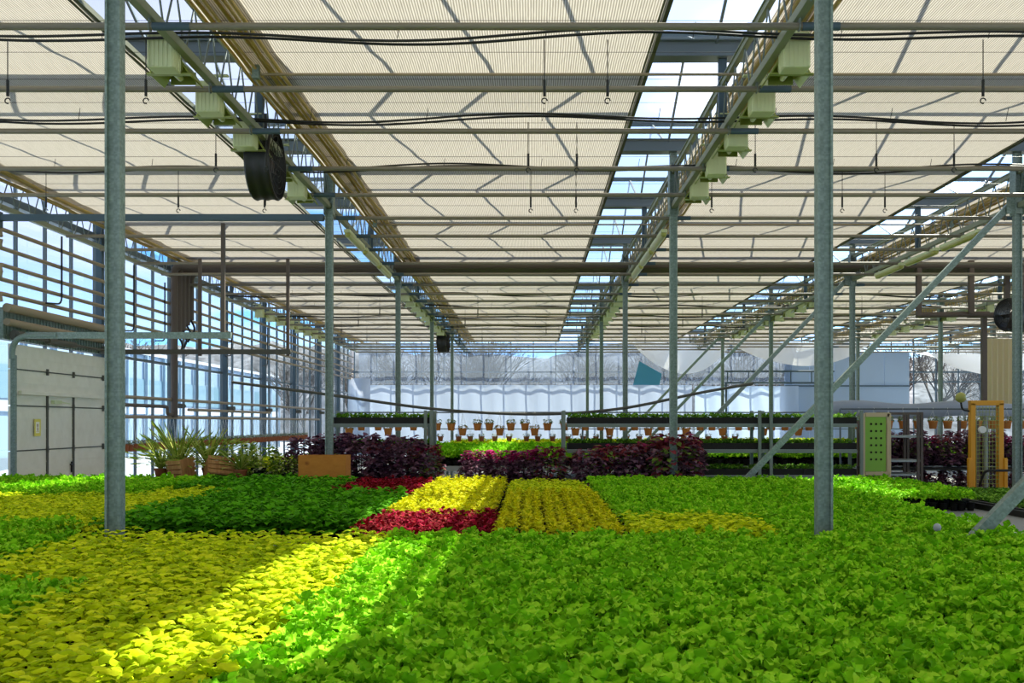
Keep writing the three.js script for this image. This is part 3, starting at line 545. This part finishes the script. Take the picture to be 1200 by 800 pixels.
// ---------------------------------------------------------------- shrubs
function shrubGeo(seed, w, h, n, L, W, cols, topCols) {
  const rnd = mulberry(seed), out = [];
  const lg = [...cols, ...(topCols ?? [])].map((c, i) => leafGeo(L, W, 0.02, 0.03, 0.006, 0.006, seed + i, c));
  for (let i = 0; i < n; i++) {
    const a = rnd() * 6.283, v = Math.pow(rnd(), 1.05), rad = w / 2 * Math.sqrt(0.35 + 0.65 * rnd()) * (0.75 + 0.25 * Math.sin(v * 3)), y = h * (0.06 + 0.92 * v * (1 - 0.12 * Math.pow(rad / (w / 2), 2)));
    const top = topCols && y > h * 0.72 && rnd() < 0.75, k = top ? cols.length + Math.floor(rnd() * topCols.length) : Math.floor(rnd() * cols.length), s = 0.7 + 0.6 * rnd();
    out.push(lg[k].clone().applyMatrix4(new THREE.Matrix4().compose(V(Math.sin(a) * rad, y, Math.cos(a) * rad), new THREE.Quaternion().setFromEuler(new THREE.Euler(-0.1 + rnd() * 0.9 - 0.4, a + (rnd() - 0.5) * 1.2, (rnd() - 0.5) * 0.8, 'YXZ')), V(s, s, s))));
  }
  return mergeGeometries(out);
}
function stemsGeo(seed, w, h, n = 6) { const rnd = mulberry(seed), o = []; for (let i = 0; i < n; i++) { const a = rnd() * 6.28, r = w * 0.35 * rnd(); o.push(rod(V(Math.sin(a) * 0.03, 0.08, Math.cos(a) * 0.03), V(Math.sin(a) * r, h * (0.6 + 0.3 * rnd()), Math.cos(a) * r), 0.007, 5, 0.003)); } return mergeGeometries(o); }
const potShape = (r, h) => lathe([[0.001, 0], [r * 0.72, 0], [r * 0.95, h * 0.82], [r * 1.05, h * 0.84], [r * 1.05, h], [r * 0.93, h], [r * 0.9, h * 0.9], [0.001, h * 0.9]], 14);
const P0 = lin(0x765264), P1 = lin(0x957084), P2 = lin(0x643c52), PM = lin(0xb62a72), PM2 = lin(0x8a2450), PR = lin(0x904048), PG = lin(0x7c9440);
const SH = [
  [11, 0.5, 0.66, 420, [P0, P1, P2], null], [12, 0.48, 0.6, 400, [P0, P1, P2, P1], [PR, P1]], [13, 0.46, 0.56, 380, [P0, P1, P2], [PM, PM2, PM]], [14, 0.5, 0.62, 400, [P0, P1, PR, PG], [PR, PM2, PR]],
].map(([s, w, h, n, c, tc]) => ({ w, h, leaves: shrubGeo(s, w, h, Math.round(n * 1.5), 0.085, 0.06, c, tc), stems: stemsGeo(s, w, h) }));
function shrub(v, x, d, sc, base, label, group, turn) {
  const t = thing('purple_shrub', [x, base, -d], label, 'shrub', group); t.rotation.y = turn; t.scale.setScalar(sc);
  part(t, 'pot', potShape(0.1, 0.16), M.black); part(t, 'stems', SH[v].stems, M.stemdark); part(t, 'foliage', SH[v].leaves, leafMat);
}
{
  const L1 = [[-3.0, 0], [-2.68, 0], [-2.3, 0], [-2.0, 1], [-1.72, 0], [-1.45, 3]], lab1 = ['dark purple shrub beside the yellow-green foliage, left end of its clump', 'dark purple shrub in the clump behind the brown box, close to the post', 'dark purple shrub behind the brown box, under the top tray shelf', 'dark purple shrub in the middle of the clump behind the red bed', 'dark purple shrub behind the corner of red and golden beds', 'reddish purple shrub closing the clump beside the golden bed'];
  L1.forEach(([x, v], i) => shrub(v, x, 12.75 + (i % 2) * 0.15, [1.05, 1.12, 1.12, 1.05, 1.08, 0.95][i], 0.78, lab1[i], 'purple shrub hedge', i * 1.3));
  [[-0.72, 2], [-0.4, 2], [-0.1, 2], [0.22, 3]].forEach(([x, v], i) => shrub(v, x, 12.75, 0.92, 0.78, ['magenta-topped purple shrub at the open end of the middle clump', 'magenta-topped purple shrub, second in the middle clump', 'brightest magenta-topped purple shrub of the middle clump', 'mottled purple shrub beside the rack post'][i], 'purple shrub hedge', i * 1.7 + 0.4));
  [[0.78, 1], [1.05, 3], [1.35, 1], [1.62, 3], [1.88, 3], [2.05, 1]].forEach(([x, v], i) => shrub(v, x, 12.75 + (i % 2) * 0.12 - (i === 4 ? 0.25 : 0), [0.9, 0.95, 1.0, 1.05, 1.22, 1.15][i], 0.78, ['low reddish shrub next to the rack post', 'second reddish shrub in front of the lower seedling trays', 'third reddish shrub in front of the lower seedling trays', 'fourth reddish shrub, just before the braced bench post', 'tall violet-topped shrub behind the steel post', 'reddish shrub showing past the steel post'][i], 'purple shrub hedge', i * 2.1));
  for (let i = 0; i < 11; i++) shrub([0, 1, 0, 2, 1][i % 5], 5.3 + i * 0.26, 14.5 + (i % 2) * 0.2, 0.85, 0.98, i > 7 ? `magenta-tinged purple shrub on the cart beside the yellow lift, ${ORD[i - 8]} of three` : `purple shrub on the cart shelf behind the seedling bench, ${ORD[i]} across`, 'purple shrubs on the cart', i * 1.1);
  for (let i = 0; i < 10; i++) shrub([0, 1][i % 2], 5.3 + i * 0.28, 14.55, 0.75, 0.45, `purple shrub on the lower cart shelf, ${ORD[i]} across`, 'purple shrubs on the lower cart shelf', i * 0.9);
  // staging under the hedge and the cart shelves
  for (const [x0, x1, lab] of [[-3.25, -1.2, 'low dark staging under the purple hedge by the brown box'], [-1.0, 2.5, 'low dark staging under the middle purple hedge']]) { const t = thing('staging', [(x0 + x1) / 2, 0, -12.82], lab, 'staging'); part(t, 'top', box(x1 - x0, 0.03, 0.46, 0, 0.765, 0), M.tray); for (const sx of [-1, 1]) for (const sz of [-1, 1]) part(t, 'leg', box(0.04, 0.75, 0.04, sx * ((x1 - x0) / 2 - 0.15), 0.375, sz * 0.2), M.galv); part(t, 'rail', box(x1 - x0, 0.04, 0.02, 0, 0.66, 0.23), M.rackm); }
}
// green mixed plants at the side
{
  const G = (s, w, h, n, c) => ({ g: shrubGeo(s, w, h, n, 0.08, 0.045, c, null), st: stemsGeo(s, w, h) });
  const a = G(41, 0.5, 0.55, 330, [lin(0x86a636), lin(0xb4c468), lin(0x668a2a)]), b = G(42, 0.55, 0.5, 330, [lin(0x6f9428), lin(0x96b23e), lin(0xd6daa0)]);
  [[-3.95, 12.8, a, 1.0, 'variegated olive shrub behind the tipped crates'], [-3.62, 12.6, b, 0.95, 'pale variegated bush between the yucca and purple shrubs'], [-3.32, 12.8, a, 0.7, 'olive bush below the lime strip, beside the purple shrub'], [-3.22, 12.45, b, 0.6, 'low green bush touching the brown box']].forEach(([x, d, s, sc, lab], i) => { const t = thing('variegated_bush', [x, 0.9, -d], lab, 'bush'); t.scale.setScalar(sc); t.rotation.y = i; part(t, 'pot', potShape(0.1, 0.16), M.black); part(t, 'stems', s.st, M.stem); part(t, 'foliage', s.g, leafMat); });
  const t2 = thing('staging', [-4.15, 0, -12.62], 'low dark staging under the yucca plants and crates', 'staging'); part(t2, 'top', box(2.3, 0.03, 0.7, 0, 0.885, 0), M.tray); for (const sx of [-1, 1]) for (const sz of [-1, 1]) part(t2, 'leg', box(0.04, 0.87, 0.04, sx * 1, 0.435, sz * 0.3), M.galv);
  const blades = (seed, n, L, cols) => { const rnd = mulberry(seed), o = []; for (let i = 0; i < n * 2; i++) { const aa = rnd() * 6.28, el = 0.25 + rnd() * 1.15, l = L * (0.65 + 0.5 * rnd()), g = leafGeo(l, 0.022, 0.02, 0.12 * l / 0.5, 0.004, 0, seed + i, cols[i % cols.length]); o.push(g.applyMatrix4(new THREE.Matrix4().compose(V(0, 0.12, 0), new THREE.Quaternion().setFromEuler(new THREE.Euler(-el, aa, 0, 'YXZ')), V(1, 1, 1)))); } return mergeGeometries(o); };
  const y = [lin(0xa8b448), lin(0xc0ca68), lin(0x7d9a34)];
  [[-4.72, 12.72, 60, 0.66, 'tall spiky yucca above the small crate'], [-4.35, 12.8, 55, 0.6, 'spiky yucca behind the larger tipped crate'], [-3.8, 12.4, 36, 0.4, 'small spiky yucca beside the tipped crate'], [-4.95, 12.7, 36, 0.5, 'sparse spiky yucca at the glass side of the crates']].forEach(([x, d, n, L, lab], i) => { const t = thing('yucca', [x, 0.9, -d], lab, 'plant'); part(t, 'pot', potShape(0.09, 0.14), M.terra2); part(t, 'leaves', blades(60 + i, n, L, y), leafMat); });
  const crate = (x, d, w, turn, tilt, lab) => { const t = thing('wooden_crate', [x, 0.93, -d], lab, 'crate'); t.rotation.set(tilt, turn, 0.12); for (let i = 0; i < 4; i++) { part(t, 'slat', rbox(w, 0.05, 0.012, 0.003, 0, 0.035 + i * 0.062, 0.13), M.wood); part(t, 'slat', rbox(w, 0.05, 0.012, 0.003, 0, 0.035 + i * 0.062, -0.13), M.wood); } for (let i = 0; i < 4; i++) part(t, 'bottom_slat', rbox(w, 0.012, 0.055, 0.003, 0, 0.006, -0.1 + i * 0.066), M.wood); for (const s of [-1, 1]) part(t, 'end_board', rbox(0.016, 0.25, 0.25, 0.003, s * (w / 2 - 0.02), 0.125, 0), M.wood); };
  crate(-4.08, 12.4, 0.34, 0.5, -0.5, 'larger brown slatted crate tipped over beside the yucca'); crate(-4.55, 12.4, 0.24, -0.35, 0.15, 'smaller pale slatted crate under the tall yucca');
}
{ // brown box on the dark green bench edge
  const t = thing('cardboard_box', [-2.55, BT + 0.02, -11.72], 'plain orange-brown box with a dark stain behind the dark green bed', 'box');
  const w = 0.58, h = 0.47, d = 0.3, th = 0.008;
  part(t, 'front_panel', box(w, h, th, 0, h / 2, d / 2), M.board); part(t, 'back_panel', box(w, h, th, 0, h / 2, -d / 2), M.board); part(t, 'side_panel', box(th, h, d - th, w / 2 - th / 2, h / 2, 0), M.board); part(t, 'side_panel', box(th, h, d - th, -w / 2 + th / 2, h / 2, 0), M.board); part(t, 'bottom_panel', box(w - 2 * th, th, d - th, 0, th / 2, 0), M.board);
  const f = part(t, 'flap', box(w - 0.02, 0.006, 0.13, 0, h - 0.02, -0.07).translate(0, 0, 0), M.board); f.rotation.x = 0.05;
}

// ---------------------------------------------------------------- seedling racks and trays
const seedVar = [];
for (let v = 0; v < 3; v++) { const rnd = mulberry(200 + v), o = []; const lg = [lin(0x659a28), lin(0x8cbc44), lin(0x4e8022)].map((c, i) => leafGeo(0.05, 0.03, 0.02, 0.02, 0.004, 0.003, 90 + i, c)); for (let i = 0; i < 420; i++) { const s = 0.5 + 0.6 * rnd(); o.push(lg[i % 3].clone().applyMatrix4(new THREE.Matrix4().compose(V((rnd() - 0.5) * 0.56, 0.055 + rnd() * 0.04, (rnd() - 0.5) * 0.38), new THREE.Quaternion().setFromEuler(new THREE.Euler(-0.9 * rnd(), rnd() * 6.28, 0, 'YXZ')), V(s, s, s)))); } seedVar.push(mergeGeometries(o)); }
const trayG = mergeGeometries([box(0.58, 0.07, 0.012, 0, 0.035, 0.194), box(0.58, 0.07, 0.012, 0, 0.035, -0.194), box(0.012, 0.07, 0.376, 0.284, 0.035, 0), box(0.012, 0.07, 0.376, -0.284, 0.035, 0), box(0.556, 0.01, 0.376, 0, 0.005, 0)]), soilG = box(0.556, 0.045, 0.376, 0, 0.034, 0);
function tray(x, y, d, v, label, group, seeds = true) { const t = thing('seedling_tray', [x, y, -d], label, 'tray', group); part(t, 'tray_shell', trayG, M.tray); part(t, 'soil', soilG, M.soil); if (seeds) part(t, 'seedlings', seedVar[v % 3], leafMat).userData.kind = 'stuff'; return t; }
function rack(x0, x1, d, posts, levels, label, where) {
  const t = thing('seedling_rack', [(x0 + x1) / 2, 0, -d], label, 'rack'), xc = (x0 + x1) / 2;
  for (const px of posts) for (const s of [-1, 1]) part(t, 'upright', rbox(0.045, H + 0.17, 0.035, 0.005, px - xc, (H + 0.17) / 2, s * 0.24), M.rackm);
  levels.forEach(([h, a, b]) => {
    for (const s of [-1, 1]) part(t, 'shelf_beam', box(b - a, 0.045, 0.025, (a + b) / 2 - xc, H + h - 0.0225, s * 0.21), M.rackm);
    part(t, 'shelf_deck', box(b - a, 0.006, 0.4, (a + b) / 2 - xc, H + h + 0.003, 0), M.benchmetal);
    const n = Math.floor((b - a) / 0.585); for (let i = 0; i < n; i++) tray(a + (i + 0.5) * (b - a) / n, H + h + 0.006, d, i, `black tray of green seedlings, ${ORD[i]} along the ${h > -0.1 ? 'top' : h > -0.4 ? 'middle' : 'bottom'} shelf of ${where}`, 'seedling trays on racks').scale.set((b - a) / n / 0.583, 1.25, 1);
  });
}
rack(0.4, 4.62, 13.5, [0.45, 3.18, 3.34, 4.6], [[-0.02, 0.5, 4.55], [-0.38, 0.5, 4.55], [-0.74, 2.3, 4.55]], 'long three-tier seedling rack behind the long brace', 'the long rack');
rack(-2.85, -1.38, 13.5, [-2.8, -1.48, -1.4], [[-0.02, -2.78, -1.42], [-0.38, -2.78, -1.42]], 'short seedling rack above the purple hedge', 'the short rack');
// low olive trays on the bench beside the lift
for (let i = 0; i < 5; i++) for (let j = 0; j < 8; j++) { const x = 5.06 + i * 0.6, d = 8.8 + j * 0.41; tray(x, BT, d, i + j, 'flat black plug tray of olive seedlings beside the yellow lift', 'olive plug trays on the bench', true).scale.set(1, 0.8, 1); }

// ---------------------------------------------------------------- cart, board, lift, small things
{
  const t = thing('plant_cart', [5.6, 0, -13.9], 'dark cart rack holding shelves beside the green board', 'cart');
  for (const x of [-0.62, -0.05, 0.0]) for (const s of [-1, 1]) part(t, 'upright', box(0.035, H + 0.15, 0.035, x, (H + 0.15) / 2, s * 0.25), M.darkpipe);
  for (const h of [-0.2, -0.55, -0.75]) part(t, 'shelf', box(0.66, 0.03, 0.5, -0.32, H + h, 0), M.benchmetal); part(t, 'top_rail', box(0.66, 0.035, 0.03, -0.32, H + 0.13, 0.25), M.darkpipe);
  const b = thing('perforated_board', [4.86, H - 0.72, -13.45], 'upright lime green board with rows of dark holes in a beige frame', 'board');
  part(b, 'panel', box(0.3, 0.78, 0.02, 0, 0.42, 0), M.green); part(b, 'frame_post', rbox(0.06, 1.79, 0.04, 0.005, 0.19, -0.045, 0), std(0xc9b591, 0.8)); part(b, 'frame_post', rbox(0.04, 1.79, 0.04, 0.005, -0.165, -0.045, 0), std(0xc9b591, 0.8)); part(b, 'frame_post', rbox(0.34, 0.06, 0.04, 0.005, 0.03, 0.83, 0), std(0xc9b591, 0.8)); part(b, 'frame_post', rbox(0.34, 0.05, 0.04, 0.005, 0.03, 0.0, 0), std(0xc9b591, 0.8));
  for (let i = 0; i < 3; i++) for (let j = 0; j < 6; j++) part(b, 'hole', rod(V(-0.06 + i * 0.07, 0.2 + j * 0.1, 0.008), V(-0.06 + i * 0.07, 0.2 + j * 0.1, 0.014), 0.016, 10), M.soil);
  const st = thing('long_cart', [6.7, 0, -14.6], 'dark two-tier cart under the purple plants behind the seedling bench', 'cart');
  for (const h of [0.42, 0.95]) part(st, 'shelf', box(3.2, 0.03, 0.6, 0, h, 0), M.tray); for (const x of [-1.58, 0, 1.58]) for (const s of [-1, 1]) part(st, 'upright', box(0.04, 1.68, 0.04, x, 0.84, s * 0.3), M.darkpipe);
}
{
  const t = thing('yellow_lift', [6.5, 0, -13.6], 'yellow manual stacker lift with a mesh guard beside the olive trays', 'lift');
  for (const s of [-1, 1]) { part(t, 'mast', rbox(0.075, H + 0.2, 0.09, 0.008, s * 0.2, (H + 0.2) / 2 + 0.08, 0), M.yellow); part(t, 'side_frame', rbox(0.05, 1.05, 0.06, 0.008, s * 0.255 + (s > 0 ? 0.01 : -0.01) * 0, 0.62, 0.04), M.yellow); part(t, 'support_leg', rbox(0.09, 0.08, 1.1, 0.01, s * 0.2, 0.1, -0.5), M.yellow); part(t, 'wheel', rod(V(s * 0.2 - 0.03, 0.05, 0.12), V(s * 0.2 + 0.03, 0.05, 0.12), 0.05, 14), M.rubber); }
  part(t, 'top_bar', rbox(0.48, 0.07, 0.09, 0.008, 0, H + 0.28, 0), M.yellow); part(t, 'base', rbox(0.5, 0.25, 0.3, 0.02, 0, 0.22, 0.1), M.yellow);
  const g = []; for (let i = 0; i <= 7; i++) g.push(rod(V(-0.16 + i * 0.046, 0.4, 0.05), V(-0.16 + i * 0.046, H + 0.24, 0.05), 0.0035, 4)); for (let i = 0; i <= 24; i++) g.push(rod(V(-0.16, 0.42 + i * 0.06, 0.05), V(0.16, 0.42 + i * 0.06, 0.05), 0.0035, 4)); part(t, 'mesh_guard', g, M.lampin);
  part(t, 'chain_column', rod(V(0, 0.3, 0), V(0, H + 0.1, 0), 0.03, 10), M.benchmetal);
  part(t, 'handle', bent([V(-0.16, 0.75, 0.14), V(-0.16, 0.98, 0.3), V(0.3, 0.98, 0.3), V(0.3, 0.75, 0.14)], 0.018, 0.08, 8), M.black); part(t, 'valve', rod(V(-0.1, H - 0.1, 0.07), V(-0.1, H - 0.1, 0.12), 0.05, 12), M.white); part(t, 'fork', [rbox(0.12, 0.04, 0.9, 0.008, -0.12, 0.34, -0.5), rbox(0.12, 0.04, 0.9, 0.008, 0.12, 0.34, -0.5)], M.black);
  const l = thing('warning_lamp', [6.14, H + 0.3, -13.6], 'round pale yellow lamp on a bent arm beside the lift', 'lamp'); part(l, 'globe', new THREE.SphereGeometry(0.075, 14, 10).translate(0, 0.06, 0).toNonIndexed(), M.tubeglass); part(l, 'arm', bent([V(0, 0, 0), V(0.02, -0.12, 0), V(0.14, -0.14, 0)], 0.014, 0.05, 6), M.hook);
  const k = thing('sprinkler_head', [2.59, BT, -6.07], 'small grey round sprinkler knob poking out of the green bed', 'sprinkler'); part(k, 'stake', rod(V(0, -0.7, 0), V(0, 0.2, 0), 0.006, 6), M.black); part(k, 'knob', new THREE.SphereGeometry(0.025, 12, 8).scale(1, 1.1, 1).translate(0, 0.22, 0).toNonIndexed(), M.stake);
}
{ // air duct and pots beyond the cart
  const pts = []; for (let i = 0; i <= 24; i++) pts.push(V(5.0 + i * 0.27, H + 0.22 + 0.03 * Math.sin(i * 0.9), -16.2 + 0.05 * Math.sin(i))); solo('air_duct', tube(pts, 0.13, 60, 10), M.film, [0, 0, 0], 'crinkled white plastic air duct above the red pot row', 'duct');
}
// hanging pots
const hangProto = (c, leafCols, seed, top = 0.32) => { const t = new THREE.Group(); t.name = 'hanging_pot';
  part(t, 'pot', potShape(0.075, 0.13), c); part(t, 'plant', shrubGeo(seed, 0.15, 0.085, 46, 0.038, 0.022, leafCols, null).translate(0, 0.11, 0), leafMat);
  const w = []; for (let i = 0; i < 3; i++) w.push(rod(V(Math.sin(i * 2.09) * 0.075, 0.13, Math.cos(i * 2.09) * 0.075), V(0, top - 0.03, 0), 0.0022, 4)); w.push(new THREE.TorusGeometry(0.022, 0.0025, 4, 8, 5.2).translate(0, top, 0).toNonIndexed()); part(t, 'hanger', w, M.white); return t; };
const hpA = hangProto(M.terra, [lin(0x6f8748), lin(0x9fae78), lin(0x4d7a2a)], 301), hpB = hangProto(M.terra2, [lin(0x9aa39a), lin(0xb9c2b4), lin(0x66885a)], 302), hpD = hangProto(M.terra2, [lin(0x9aa39a), lin(0xb9c2b4), lin(0x66885a)], 302, 0.6), hpC = hangProto(M.terra, [lin(0x8e8a2a), lin(0x6a7a20), lin(0xb08a2c)], 303, 0.41);
function hangPot(p, x, y, d, label, group, sc = 1) { const c = p.clone(); c.name = numbered('hanging_pot'); c.position.set(x, y, -d); c.rotation.y = rr(0, 6); c.scale.setScalar(sc); scene.add(c); tag(c, label, 'hanging pot', group); }
for (let i = 0; i < 72; i++) hangPot(hpD, -6.93, H - 0.5, 16 + i * 0.185, 'terracotta hanging pot of silvery plants in the row along the side glass', 'hanging pots along the side glass');
{
  // two rails of pots over the distant benches
  for (const [d, h, r0, r1, lab] of [[16.8, 0.18, -3.4, 5.2, 'thin rail carrying the larger hanging pots behind the racks'], [24.3, -0.16, -2.6, 10, 'thin rail carrying the small far hanging pots']]) { const t = thing('pot_rail', [0, 0, -d], lab, 'rail'); part(t, 'rod', rod(V(r0, H + h, 0), V(r1, H + h, 0), 0.014, 6), M.mullion); for (const q of [r0, (r0 + r1) / 2, r1]) part(t, 'upright', rod(V(q, 0, 0), V(q, H + h, 0), 0.016, 6), M.mullion); }
  for (let i = 0; i < 38; i++) { const x = -3.2 + i * 0.22 + rr(-0.05, 0.05); hangPot(i % 3 ? hpA : hpC, x, H - 0.14 - (i % 3 === 0 ? 0.09 : 0), 16.8, x > 0.5 ? 'ochre hanging pot on the rail showing between the rack shelves' : 'ochre hanging pot on the rail behind the purple hedge', x > 0.5 ? 'larger pots behind the long rack' : 'larger pots behind the hedge', 1); }
  for (let i = 0; i < 22; i++) hangPot(hpB, -2.3 + i * 0.36 + rr(-0.08, 0.08), H - 0.16 - 0.32, 24.3, 'small reddish pot on the far rail over the lime bench', 'small far hanging pots', 1.0);
  for (let i = 0; i < 14; i++) hangPot(hpA, 5.3 + i * 0.24, H - 0.1, 15.4, 'rusty red hanging pot above the purple cart plants', 'pots above the cart', 1);
  { const t = thing('pot_rail', [0, 0, -15.4], 'thin rail carrying the rusty pots over the cart', 'rail'); part(t, 'rod', rod(V(5, H + 0.22, 0), V(8.8, H + 0.22, 0), 0.016, 6), M.mullion); for (const q of [5, 8.8]) part(t, 'upright', rod(V(q, 0, 0), V(q, H + 0.22, 0), 0.016, 6), M.mullion); }
  const pts = [V(-4.6, H + 0.62, -14.6), V(-3.2, H + 0.44, -14.6), V(-1.4, H + 0.2, -14.6), V(0.2, H + 0.13, -14.6), V(1.4, H + 0.22, -14.6), V(2.6, H + 0.46, -14.6), V(3.4, H + 0.6, -14.6)]; solo('sagging_pipe', tube(pts, 0.022, 50, 8), M.seam, [0, 0, 0], 'long dark pipe sagging across the middle over the hanging pots', 'pipe');
}

// ---------------------------------------------------------------- plastic sheets at the far end
function sheet(x0, x1, y0, y1, z, mat, label, fold = 0.05, sag = 0) {
  const nx = 60, ny = 14, g = new THREE.PlaneGeometry(x1 - x0, y1 - y0, nx, ny), p = g.attributes.position, w = x1 - x0;
  for (let i = 0; i < p.count; i++) { const x = p.getX(i), y = p.getY(i); p.setZ(i, fold * Math.sin(x * 7 + 0.6 * y) + fold * 1.6 * (nA(x * 1.3 + 30, y * 1.1 + 9) - 0.5)); if (sag && y < 0) p.setY(i, y * (1 - sag * Math.pow(2 * x / w, 2) ) ); }
  g.computeVertexNormals(); return solo('plastic_sheet', g, mat, [(x0 + x1) / 2, (y0 + y1) / 2, z], label, 'plastic sheet');
}
sheet(-6.9, 6.4, 0.35, H + 1.5, -37.9, M.film, 'wide translucent white plastic sheet along the foot of the far glass');
sheet(-6.9, 10.4, H + 1.52, H + 3.16, -37.98, M.haze, 'clear crinkled plastic film over the upper far glass', 0.03);
sheet(6.5, 10.6, 0.35, H + 1.45, -37.8, M.filmblue, 'pale blue plastic sheet beside the blue cladding');
sheet(-7.05, -6.2, 0.4, H + 1.7, -36.5, M.film, 'crumpled white plastic hanging in the far glass corner', 0.16);
{
  const drape = (x0, x1, yt, drop, z, label) => { const g = new THREE.PlaneGeometry(x1 - x0, 1, 30, 14), p = g.attributes.position, w = x1 - x0; for (let i = 0; i < p.count; i++) { const u = p.getX(i) / w + 0.5, v = 0.5 - p.getY(i); p.setY(i, -drop * v * Math.pow(Math.sin(Math.PI * Math.min(1, Math.max(0, u))), 0.7) * (0.8 + 0.3 * u)); p.setZ(i, 1.2 * v + 0.08 * Math.sin(u * 21) * v); } g.computeVertexNormals(); solo('white_awning', g, M.fleece, [(x0 + x1) / 2, yt, z], label, 'sheet'); };
  drape(3.7, 7.4, H + 3.05, 1.3, -36.5, 'sagging white fleece sheet bellying down from the far screens'); drape(7.0, 12.3, H + 3.0, 1.0, -35.5, 'second white fleece sheet hanging beside the blue cladding'); drape(14.5, 19, H + 2.6, 0.9, -36, 'small white fleece sheet beyond the cladding');
  const c = new THREE.PlaneGeometry(0.65, 1.6, 40, 6), p = c.attributes.position; for (let i = 0; i < p.count; i++) p.setZ(i, 0.05 * Math.sin(p.getX(i) * 50)); c.computeVertexNormals(); const cu = thing('beige_curtain', [10.6, H + 1.1, -21.5], 'gathered beige curtain beyond the brown risers', 'curtain'); part(cu, 'cloth', c, thinMat(0xd8c8a4, 0.35)); for (const q of [-0.3, 0.3]) part(cu, 'hanger', rod(V(q, 0.8, 0), V(q, 1.64, 0), 0.006, 5), M.hook);
  const t = thing('guard_rail', [7.6, 0, -33], 'dark guard rail with mesh panels in front of the far blue sheet', 'rail'); for (const h of [1.78, 1.38]) part(t, 'rail', rod(V(-0.9, H + h, 0), V(2.9, H + h, 0), 0.03, 8), M.blue); for (let i = 0; i < 6; i++) part(t, 'baluster', rod(V(-0.8 + i * 0.73, H + 1.38, 0), V(-0.8 + i * 0.73, H + 1.78, 0), 0.02, 6), M.blue); for (const x of [-0.85, 2.75]) part(t, 'upright', bar(V(x, 0, 0), V(x, H + 1.38, 0), 0.06, 0.06), M.blue);
  const ts = new THREE.Shape(); ts.moveTo(-0.55, -0.5); ts.lineTo(-0.3, 0.45); ts.lineTo(0.6, -0.05); ts.lineTo(0.5, -0.5); ts.closePath(); solo('teal_sheet', new THREE.ExtrudeGeometry(ts, { depth: 0.01, bevelEnabled: false }), M.teal, [4.6, H + 2.0, -37.96], 'small teal triangular plastic sheet on the far glass', 'sheet');
}

// ---------------------------------------------------------------- outside: neighbour house and winter trees
{
  const t = thing('neighbour_greenhouse', [-17, 0, -38], 'bluish neighbouring greenhouse seen through the side glass', 'building');
  part(t, 'wall', box(0.2, 4.6, 52, -0.2, 2.3, 0), std(0x86a0b6, 0.6)); part(t, 'dark_band', box(0.06, 1.1, 52, -0.08, 3.0, 0), std(0x6f92a4, 0.4)); part(t, 'snow_band', box(0.1, 0.35, 52, -0.06, 2.2, 0), M.snow); part(t, 'plinth', box(0.12, 0.5, 52, -0.06, 0.25, 0), std(0x6f7f8c, 0.8));
  for (let i = 0; i <= 26; i++) part(t, 'mullion', box(0.12, 4.6, 0.1, 0, 2.3, -26 + i * 2), std(0x8aa6bb, 0.5));
  part(t, 'roof', box(6, 0.15, 52, -3, 4.7, 0), M.snow);
}
function branches(seed, h, spread) {
  const rnd = mulberry(seed), o = [];
  const grow = (a, dir, len, r, lev) => { const b = a.clone().addScaledVector(dir, len); o.push(rod(a, b, r, lev > 2 ? 3 : 5, r * 0.65)); if (lev >= 5) return; const n = lev < 2 ? 4 : 3; for (let i = 0; i < n; i++) { const d = dir.clone().add(V((rnd() - 0.5) * spread, (rnd() - 0.2) * 0.7, (rnd() - 0.5) * spread)).normalize(); grow(a.clone().lerp(b, 0.55 + 0.45 * rnd()), d, len * (0.62 + 0.2 * rnd()), r * 0.58, lev + 1); } };
  grow(V(0, 0, 0), V(0.03, 1, 0.02), h * 0.28, h * 0.016, 0); return mergeGeometries(o);
}
{
  const TG = [1, 2, 3].map((s) => branches(500 + s, 9, 1.7));
  const put = (v, x, z, s, label, group) => { const m = solo('bare_tree', TG[v], M.bark, [x, -0.2, z], label, 'tree', group); m.scale.setScalar(s); m.rotation.y = x; };
  [[-29, -70, 1.3], [-37, -84, 1.5], [-28, -57, 1.15]].forEach(([x, z, s], i) => put(i, x, z, s, `leafless tree above the neighbouring greenhouse, ${ORD[i]} along the side glass`, 'trees beside the house'));
  for (let i = 0; i < 13; i++) put(i % 3, -13 + i * 3.6 + (i * 7 % 3), -52 - (i * 5 % 4) * 2.2, 0.85 + (i % 4) * 0.1, 'leafless winter tree in the thicket behind the far glass', 'trees behind the far glass');
  for (let i = 0; i < 17; i++) put((i + 1) % 3, -16 + i * 3.1, -67 - (i % 3) * 1.7, 0.9 + (i % 5) * 0.08, 'leafless winter tree in the thicket behind the far glass', 'trees behind the far glass');
}
{
  const g = new THREE.PlaneGeometry(220, 40, 110, 20).rotateX(-Math.PI / 2), p = g.attributes.position;
  for (let i = 0; i < p.count; i++) { const x = p.getX(i), t = 0.5 - p.getZ(i) / 40; p.setY(i, 9 * Math.sin(Math.min(1, t * 2.5) * Math.PI / 2) * (0.75 + 0.4 * nA(x * 0.06 + 40, 3)) + 1.6 * (nB(x * 0.5 + 100, p.getZ(i) * 0.5 + 30) - 0.5) * Math.min(1, t * 6)); }
  g.computeVertexNormals();
  const hillT = texture(256, 256, 14, 14, (u, v) => mix3([70, 74, 80], [176, 182, 192], Math.pow(fbm(u, v, 16), 1.4) * 1.2));
  solo('wooded_hill', uvm(g), std(0xffffff, 0.95, 0, { map: hillT }), [0, -0.3, -92], null).userData.kind = 'structure';
}

scene.traverse((o) => { if (o.isMesh && !o.isSky) { o.castShadow = true; o.receiveShadow = true; } });
renderer.render(scene, camera);
